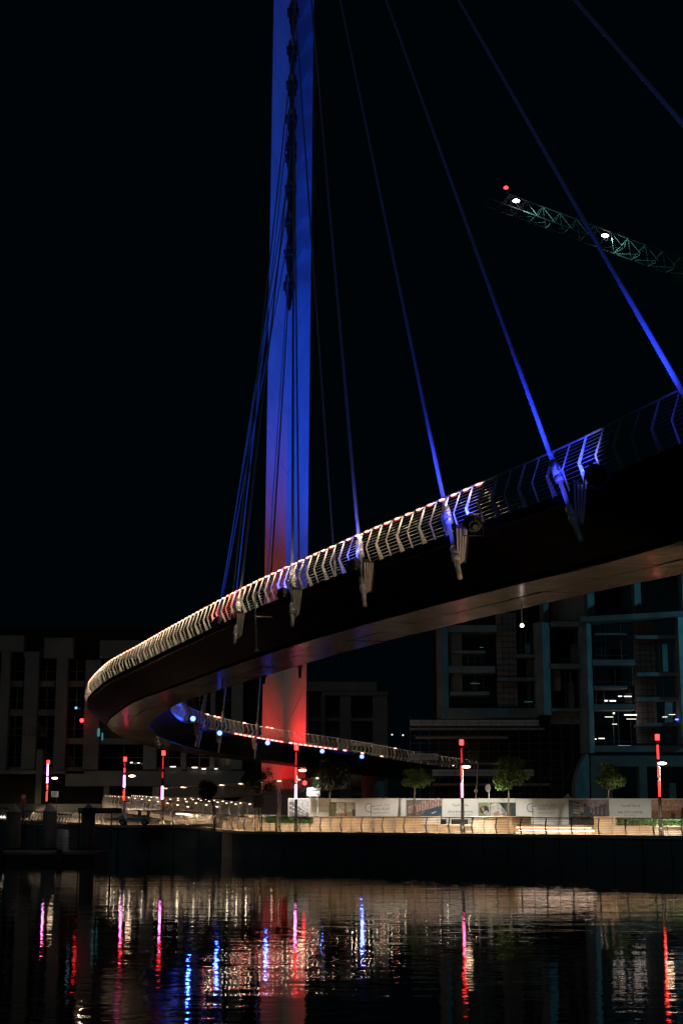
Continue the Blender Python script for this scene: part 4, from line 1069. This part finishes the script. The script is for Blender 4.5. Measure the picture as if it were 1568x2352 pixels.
# ---------------------------------------------------------------- building site at the right
rbd = thing('concrete_frame_building', 'unfinished concrete frame building at the right washed with teal site light', 'building', (at(1300, 1870, 204).x, 204, 2.4))
Y0 = 204
def C(X0, Y1, X1, Y2): a = R3(X0, Y1); b = R3(X1, Y2); return (a[0], a[1], b[0], b[1])
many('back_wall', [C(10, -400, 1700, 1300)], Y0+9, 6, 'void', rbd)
def wc(X0, Xm, X1, Ya, Yb, Y=Y0, nm='column'):
    bm = bmesh.new(); a = R3(X0, Ya); m_ = R3(Xm, Ya); c = R3(X1, Yb); wedge(bm, a[0], m_[0], c[0], a[1], c[1], Y); obj(nm, bm, 'bldc', rbd)
wc(25, 68, 96, 60, 735); wc(640, 690, 738, 138, 720); wc(675, 690, 724, -260, 137, Y0+.6); wc(925, 974, 1004, 146, 960); wc(957, 966, 1010, -300, 104, Y0+1)
wc(1255, 1262, 1301, -300, 84, Y0+1); wc(1532, 1552, 1600, 96, 905); wc(1553, 1560, 1620, -300, 66, Y0+1)
# flared fin at the foot of the third column
bm = bmesh.new(); pts_ = [(892, 1245), (892, 1140), (922, 1040), (965, 962), (978, 962), (990, 990), (990, 1245)]
fl_ = [at(*R3(x, y), Y0-.5) for x, y in pts_]; fl_[0].y += .0
a_ = [Vector((p.x, p.y - (.0 if p.x < fl_[3].x else -.9), p.z)) for p in fl_]
vs1 = [bm.verts.new(p) for p in a_]; vs2 = [bm.verts.new(p + Vector((0, 3, 0))) for p in a_]
n_ = len(vs1); bm.faces.new(vs1); bm.faces.new(vs2[::-1])
for k in range(n_): bm.faces.new((vs1[k], vs2[k], vs2[(k+1) % n_], vs1[(k+1) % n_]))
bmesh.ops.recalc_face_normals(bm, faces=bm.faces); obj('flared_fin', bm, 'bldc', rbd)
slabs = [C(96, 158, 400, 200), C(96, 415, 390, 458), C(110, 575, 355, 597), C(60, 680, 660, 738), C(130, 318, 330, 336), C(525, 340, 640, 362), C(410, 487, 645, 508),
         C(738, 135, 926, 168), C(738, 400, 930, 432), C(738, 680, 935, 700), C(1000, 375, 1268, 412), C(1010, 540, 1220, 556), C(1000, 655, 1270, 692), C(1000, 915, 1568, 955),
         C(1270, 222, 1530, 245), C(1280, 455, 1540, 478), C(1290, 610, 1545, 632), C(1290, 772, 1545, 794), C(1020, 208, 1215, 220), C(1010, 905, 1700, 955)]
for s_ in slabs[:-1]:
    bm = bmesh.new(); vbox(bm, s_[:2], s_[2:], Y0+.9 + random.uniform(0, .15), 3.5); obj('floor_slab', bm, 'bldc', rbd)
bm = bmesh.new(); a = [at(*R3(925, 138), Y0-1.2), at(*R3(925, 106), Y0-1.2), at(*R3(1700, 62), Y0-1.2), at(*R3(1700, 92), Y0-1.2)]
a = [Vector((p.x, Y0-1.2, p.z)) for p in a]; prism(bm, a, Vector((0, 6, 0))); bmesh.ops.recalc_face_normals(bm, faces=bm.faces); obj('terrace_slab', bm, 'bldc', rbd)
many('upper_wall', [C(745, -200, 950, 130)], Y0+6, 1, 'block', rbd)
many('block_wall', [C(400, 80, 525, 670), C(105, 205, 182, 420), C(110, 462, 185, 580), C(1268, 130, 1395, 900), C(740, 705, 940, 780), C(740, 440, 800, 570)], Y0+2.6, .4, 'block', rbd)
many('plaster_patch', [C(1285, 335, 1395, 400), C(1300, 415, 1395, 455), C(1305, 485, 1400, 605), C(425, 100, 520, 200), C(430, 300, 522, 360)], Y0+2.5, .08, 'bldc', rbd)
many('ground_wall', [C(990, 978, 1700, 1046), C(1296, 1047, 1344, 1250), C(990, 1047, 1125, 1250)], Y0+.6, 2, 'bld2', rbd)
bm = bmesh.new(); vbox(bm, *((lambda c: (c[:2], c[2:]))(C(1485, 1150, 1525, 1248))), Y0+.2, .3); obj('lit_door', bm, 'bldc', rbd)
# joints between blocks
bm = bmesh.new()
for X0, X1, a0, a1 in ((400, 525, 80, 670), (1268, 1395, 130, 900)):
    y = a0
    while y < a1: c = C(X0, y, X1, y+3); vbox(bm, c[:2], c[2:], Y0+2.38, .1); y += 36
    for X in (X0+35, X0+70, X0+100): c = C(X, a0, X+3, a1); vbox(bm, c[:2], c[2:], Y0+2.2, .06)
    obj('access_frame', bm, 'scaf', rbd); bm = bmesh.new()
bm.free()
# props and rails standing in the open bays
random.seed(21)
for X0, Ya, X1, Yb in ((190, 345, 330, 412), (190, 465, 355, 572), (530, 205, 640, 336), (530, 370, 640, 485), (530, 512, 645, 670), (1015, 150, 1215, 372), (1010, 415, 1265, 538), (1005, 560, 1265, 652), (1005, 695, 1270, 912), (1400, 130, 1530, 220), (1400, 250, 1530, 452), (1410, 480, 1540, 608), (1410, 635, 1545, 770), (800, 170, 925, 398), (800, 435, 930, 678)):
    for _ in range(3):
        X = random.uniform(X0+5, X1-5); c = C(X, Ya, X+random.choice((3, 3, 5)), Yb); bm = bmesh.new(); vbox(bm, c[:2], c[2:], Y0+random.uniform(1.6, 3.5), .08); obj('prop_tube', bm, 'bldc' if random.random() < .6 else 'scaf', rbd)
    c = C(X0, Yb-26, X1, Yb-23); bm = bmesh.new(); vbox(bm, c[:2], c[2:], Y0+1.4, .06); obj('edge_rail', bm, 'scaf', rbd)
    if random.random() < .55:
        X = random.uniform(X0, X1-50); w = random.uniform(25, 60); c = C(X, random.uniform(Ya+5, Yb-60), X+w, Yb-2); bm = bmesh.new(); vbox(bm, c[:2], c[2:], Y0+5+random.random(), .3); obj('infill_panel', bm, random.choice(('block', 'bldc', 'bld2')), rbd)
# site lamps inside the frame
for X, y, w, m_, h_ in ((1087, 633, 18, 'workl', 3.4), (1128, 634, 38, 'workl', 3.2), (1174, 605, 22, 'workl', 2.4), (1222, 606, 46, 'workl', 2.2), (1240, 722, 78, 'workl', 3), (1105, 735, 50, 'workl', 1), (1135, 712, 10, 'workl', 4), (1245, 748, 60, 'workl', .8),
                     (1200, 918, 78, 'workl', 3.6), (1058, 870, 36, 'workl', 2.2), (1021, 874, 8, 'workl', 2.4), (1140, 780, 30, 'workl', .8), (1455, 735, 30, 'workl', 1), (1500, 720, 40, 'workl', .8), (160, 681, 8, 'workl', 1), (1534, 750, 26, 'blue', 5), (305, 298, 22, 'teal', 1), (265, 525, 60, 'teal', .8), (600, 640, 50, 'teal', .8), (85, 1034, 26, 'workl', 1.6), (128, 1040, 10, 'workl', 1.6)):
    c = R3(X, y); bm = bmesh.new(); vbox(bm, (c[0]-w*.183, c[1]-h_/3), (c[0]+w*.183, c[1]+h_/3), (Y0+1.5) if X > 500 or y < 700 else 196, .15); obj('site_lamp', bm, m_, rbd)
for x, y in (R2(1047, 846), R2(1116, 850)):
    bm = bmesh.new(); vbox(bm, (x-1.2, y-1.2), (x+1.2, y+1.2), 214, .2); obj('site_lamp', bm, 'workl', rbd)
# teal light from a site mast standing right of the picture
tl = thing('site_light_mast', 'tall site floodlight mast standing beyond the right edge', 'light mast', (68, 196, 2))
bm = bmesh.new(); cone(bm, (68, 196, 2), (68, 196, 27), .25, .18, 10); obj('mast_pole', bm, 'scaf', tl)
bm = bmesh.new(); box(bm, 67.3, 195.6, 27, 68.7, 196.4, 28); obj('lamp_head', bm, 'cranel', tl)
spot('site_light', (67, 196, 27), (34, 206, 20), 6.5e3, (.07, .62, .85), 80, .8, .4)

# ---------------------------------------------------------------- scaffolding with guard boards
sc_ = thing('scaffolding', 'tall tube scaffolding with pale guard boards in front of the building site', 'scaffolding', (at(1090, 1870, 190).x, 190, ZP))
gb = [(941, 1654, 1237, 1667.5), (941, 1731, 1006, 1746.5), (992, 1768, 1226, 1783)]
for g in gb:
    x = g[0]
    while x < g[2]-2:
        x2 = min(x+26.5, g[2])
        for (ya, yb) in ((g[1], (g[1]+g[3])/2-.4), ((g[1]+g[3])/2+.4, g[3])):
            bm = bmesh.new(); vbox(bm, (x+.4, ya), (x2-.4, yb), 189.7, .06); obj('guard_board', bm, 'board', sc_)
        x = x2
bm = bmesh.new()
for k, x in enumerate([941, 963, 985, 1007, 1029, 1051, 1074, 1097, 1120, 1143, 1167, 1190, 1213, 1237, 1262, 1288, 1312]):
    for dy in (0, 1.4):
        a = at(x, 1645 + (k % 3)*4, 190+dy); beam(bm, (a.x, 190+dy, ZP), (a.x, 190+dy, a.z), .055)
obj('standard_tubes', bm, 'scaf', sc_)
bm = bmesh.new()
for y in (1654, 1670, 1690, 1708, 1727, 1748, 1768, 1786, 1806, 1824):
    for dy in (0, 1.4):
        a = at(941, y, 190+dy); b = at(1312 if y > 1700 else 1250, y, 190+dy); beam(bm, (a.x, 190+dy-.06, a.z), (b.x, 190+dy-.06, a.z), .05)
for k in range(9):
    x = 950 + k*40; a = at(x, 1830, 190); b = at(x+44, 1745 if k % 2 else 1770, 190); beam(bm, (a.x, 189.9, a.z), (b.x, 189.9, b.z), .05)
obj('ledger_tubes', bm, 'scaf', sc_)
bm = bmesh.new()
for y, x0, x1 in ((1672, 941, 1250), (1692, 955, 1165), (1800, 995, 1262), (1838, 941, 1300), (1752, 990, 1150)): vbox(bm, (x0, y), (x1, y+4.5), 190.05, 1.3)
obj('deck_boards', bm, 'block', sc_)
mesh_net = bmesh.new()
# low cloth tip above hoarding and leaning poles
t = thing('leaning_prop', 'pale raking prop leaning behind the hoarding', 'prop', (at(1090, 1850, 127).x, 127, ZP))
bm = bmesh.new(); a = at(*L4(515, 520), 127); b = at(*L4(553, 145), 127); cone(bm, (a.x-.1, 127, ZP), b, .05, .04, 8); obj('tube', bm, 'sleeve', t)
bm = bmesh.new(); q = at(*L4(530, 432), 126.95); bmesh.ops.create_icosphere(bm, subdivisions=1, radius=.2, matrix=Matrix.Translation(q)); obj('wrap', bm, 'planter', t)
bm = bmesh.new(); a = [at(*L4(*p), 126) for p in ((1440, 515), (1495, 461), (1530, 508), (1520, 530), (1445, 530))]; prism(bm, [Vector((p.x, 126, p.z)) for p in a], Vector((0, .3, 0))); bmesh.ops.recalc_face_normals(bm, faces=bm.faces)
tag(obj('rubble_pile', bm, 'sleeve'), 'pale pointed heap of wrapped material peeking over the hoarding', 'heap')

# ---------------------------------------------------------------- tower crane
cr = thing('tower_crane', 'tower crane jib with two bright work lamps against the night sky', 'crane', (122, 290, 2))
A_ = at(*KR(120, 382), 302); B_ = at(*KR(1568, 918), 296); dj = (B_ - A_).normalized(); Lj = (B_-A_).length
E2 = Vector((1.5, -2.8, .15)); E3 = Vector((1.0, -1.4, 3.5))
pan = (at(*KR(475, 517), 300) - at(*KR(355, 470), 300)).length
s0 = (at(*KR(355, 470), 301) - A_).dot(dj) - 2*pan
nP = int((Lj + 42) / pan)
node = lambda k: A_ + dj*(s0 + k*pan)
bm = bmesh.new()
e = node(nP)
beam(bm, node(0), e, .20); beam(bm, node(0)+E2, e+E2, .20); beam(bm, node(1)+E3+dj*pan*.5, e+E3, .22)
obj('jib_chords', bm, 'crane', cr)
for k in range(nP):
    a, b = node(k), node(k+1); tp = (a+b)/2 + E3
    bm = bmesh.new(); beam(bm, a, b+E2, .10); beam(bm, a+E2, a, .10)
    if k: beam(bm, a, tp, .12); beam(bm, b, tp, .12); beam(bm, a+E2, tp, .12); beam(bm, b+E2, tp, .12)
    obj('jib_lacing', bm, 'crane', cr)
bm = bmesh.new(); mz = e.z; mx, my = e.x, e.y
for dx in (-1, 1):
    for dy in (-1, 1): beam(bm, (mx+dx, my+dy, 2), (mx+dx, my+dy, mz+9), .2)
z = 3
while z < mz+6:
    for s in (-1, 1): beam(bm, (mx-1, my+s, z), (mx+1, my+s, z+3), .1); beam(bm, (mx+s, my-1, z), (mx+s, my+1, z+3), .1)
    z += 3
obj('tower', bm, 'crane', cr)
bm = bmesh.new(); beam(bm, (mx, my, mz+9), node(10)+E3, .08); obj('pendant_line', bm, 'crane', cr)
for KX, KY, pw in ((380, 360, 5200), (1012, 608, 5200)):
    q = at(*KR(KX, KY), 297)
    bm = bmesh.new(); bmesh.ops.create_uvsphere(bm, u_segments=12, v_segments=6, radius=1, matrix=Matrix.Translation(q) @ Matrix.Diagonal((.75, .5, .32, 1))); obj('work_lamp', bm, 'cranel', cr, True)
    bm = bmesh.new(); beam(bm, q+UP*.3, q + Vector((1.2, .8, -.9)), .1); obj('lamp_bracket', bm, 'crane', cr)
    spot('crane_light', q + dj*1.0 - UP*.2, q + dj*9 - UP*2.2, pw*.6, (.30, 1, .85), 120, .9, .3)
q = at(*KR(308, 266), 300); bm = bmesh.new(); bmesh.ops.create_uvsphere(bm, u_segments=10, v_segments=6, radius=1, matrix=Matrix.Translation(q) @ Matrix.Diagonal((.5, .4, .36, 1))); obj('warning_lamp', bm, 'redh', cr, True)
bm = bmesh.new(); beam(bm, q - UP*.3, node(2)+E3*.3, .09); obj('lamp_bracket', bm, 'crane', cr)

# ---------------------------------------------------------------- landing stage at the left
pt = thing('landing_stage', 'dark floating landing stage below the quay at the left', 'pontoon', (-20, 113, 0))
bm = bmesh.new(); box(bm, -38, 111, -.4, -17.5, 116.9, .55); obj('float', bm, 'black', pt)
bm = bmesh.new(); box(bm, -38.1, 110.9, .553, -17.4, 117, .72); obj('deck', bm, 'quay', pt)
for k in range(5):
    bm = bmesh.new(); box(bm, -37+k*4.2, 110.7, .05, -36.6+k*4.2, 110.88, .9); obj('fender', bm, 'tyre', pt)
rp_ = [Vector((-37+.5*k, 116.8, .72)) for k in range(39)]; rn_ = [Vector((0, 1, 0))]*39
obj('railing_bars', bars_bm(rp_, rn_, 1, 1.05, .02, 4, .014), 'scaf', pt)
for k in range(0, 39, 4):
    bm = bmesh.new(); beam(bm, rp_[k], rp_[k]+UP*1.05, .045); obj('railing_post', bm, 'scaf', pt)
for lab, X, ytop, Y in (('grey mooring pile with a pointed cap, leftmost of the three', 132, 484, 117.6), ('grey mooring pile with a pointed cap, middle of the three', 452, 478, 117.6), ('grey mooring pile with a pointed cap standing at the station sign', 795, 478, 117.6)):
    q = at(*L1(X, ytop), Y); t = thing('mooring_pile', lab, 'pile', (q.x, Y, 0), 'mooring piles of the landing stage')
    bm = bmesh.new(); cone(bm, (q.x, Y, -3), (q.x, Y, q.z-.62), .53, .53, 20); obj('shaft', bm, 'pile', t, True)
    bm = bmesh.new(); cone(bm, (q.x, Y, q.z-.62), (q.x, Y, q.z), .56, .02, 20); obj('cap', bm, 'sleeve', t)
    bm = bmesh.new(); cone(bm, (q.x, Y, .74), (q.x, Y, .9), .66, .66, 20); obj('guide_collar', bm, 'black', t)
gw = thing('gangway', 'dark trussed gangway sloping down to the landing stage', 'gangway', at(*L1(300, 640), 119))
ga = at(*L1(-120, 640), 121.2); gb_ = at(*L1(625, 700), 118.2); gu = at(*L1(-120, 590), 121.2) - ga
bm = bmesh.new(); beam(bm, ga, gb_, 1.3, .12); obj('deck', bm, 'scaf', gw)
for off in (Vector((0, -.65, 0)), Vector((0, .65, 0))):
    bm = bmesh.new(); beam(bm, ga+off+UP*1.05, gb_+off+UP*.95, .07); nn = 14
    for k in range(nn):
        a = ga.lerp(gb_, k/nn)+off; b = ga.lerp(gb_, (k+1)/nn)+off; beam(bm, a, a+UP*1., .05); beam(bm, a, b+UP*1., .04)
    obj('side_truss', bm, 'scaf', gw)
t = thing('ticket_kiosk', 'small kiosk with a bright warm window at the far left edge', 'kiosk', (at(4, 1880, 175).x, 175, 2.48))
bm = bmesh.new(); vbox(bm, (-22, 1858), (17, 1884), 175, 2.5); obj('cabin', bm, 'planter', t)
bm = bmesh.new(); vbox(bm, (-18, 1875), (13, 1879.5), 174.95, .04); obj('lit_window', bm, 'workl', t)
bm = bmesh.new(); vbox(bm, (-24, 1856), (19, 1858), 174.8, 3); obj('roof', bm, 'black', t)
for x, y in (L1(75, 750), L1(490, 770), L1(1140, 700)):
    pass
# low backdrop wall behind the left promenade
o = thing('boundary_wall', 'low pale teal boundary wall behind the left promenade', 'wall', (at(150, 1870, 186).x, 186, 2.4))
bm = bmesh.new(); vbox(bm, (-60, 1847), (330, 1880), 186, .3); obj('wall', bm, 'bld', o)

# ---------------------------------------------------------------- added uplight, unseen, standing in for near bank promenade lamps on the soffit
nb = thing('added_uplight', 'added uplight beyond the right edge under the bridge, brightening the soffit', 'floodlight', (17, 33, .6))
bm = bmesh.new(); box(bm, 16.6, 32.7, 0.02, 17.4, 33.3, .5); obj('housing', bm, 'black', nb)
bm = bmesh.new(); box(bm, 16.7, 32.8, .503, 17.3, 33.2, .52); obj('lens', bm, 'lampw', nb)
spot('soffit_beam', (17, 33, .7), (8.9, 47, 11.2), 14000, (1, .66, .36), 36, 1, .3)

# ---------------------------------------------------------------- sky, glow of the city, camera
wd = D.worlds.new('World'); SC.world = wd; wd.use_nodes = True; nt = wd.node_tree; bg = nt.nodes['Background']
bg.inputs[0].default_value = (.14, .55, .80, 1); bg.inputs[1].default_value = .0022
sl = D.lights.new('city_glow', 'SUN'); sl.energy = .052; sl.angle = R(25); sl.color = (.55, .92, 1.0)
so = D.objects.new('city_glow', sl); COL.objects.link(so); so.rotation_euler = (R(58), 0, R(-28))
cam = D.cameras.new('camera'); co = D.objects.new('camera', cam); COL.objects.link(co); SC.camera = co
co.location = (0, 0, CZ); co.rotation_euler = (R(90) + PITCH, 0, 0)
cam.sensor_fit = 'HORIZONTAL'; cam.sensor_width = 24; cam.lens = 24 * F / 1568; cam.clip_end = 6000; cam.clip_start = .1
SC.view_settings.view_transform = 'Standard'; SC.view_settings.look = 'None'; SC.view_settings.exposure = 0; SC.view_settings.gamma = 1
cy = SC.cycles; cy.max_bounces = 5; cy.diffuse_bounces = 2; cy.glossy_bounces = 4; cy.sample_clamp_indirect = 4; cy.use_light_tree = True; cy.caustics_reflective = False; cy.caustics_refractive = False
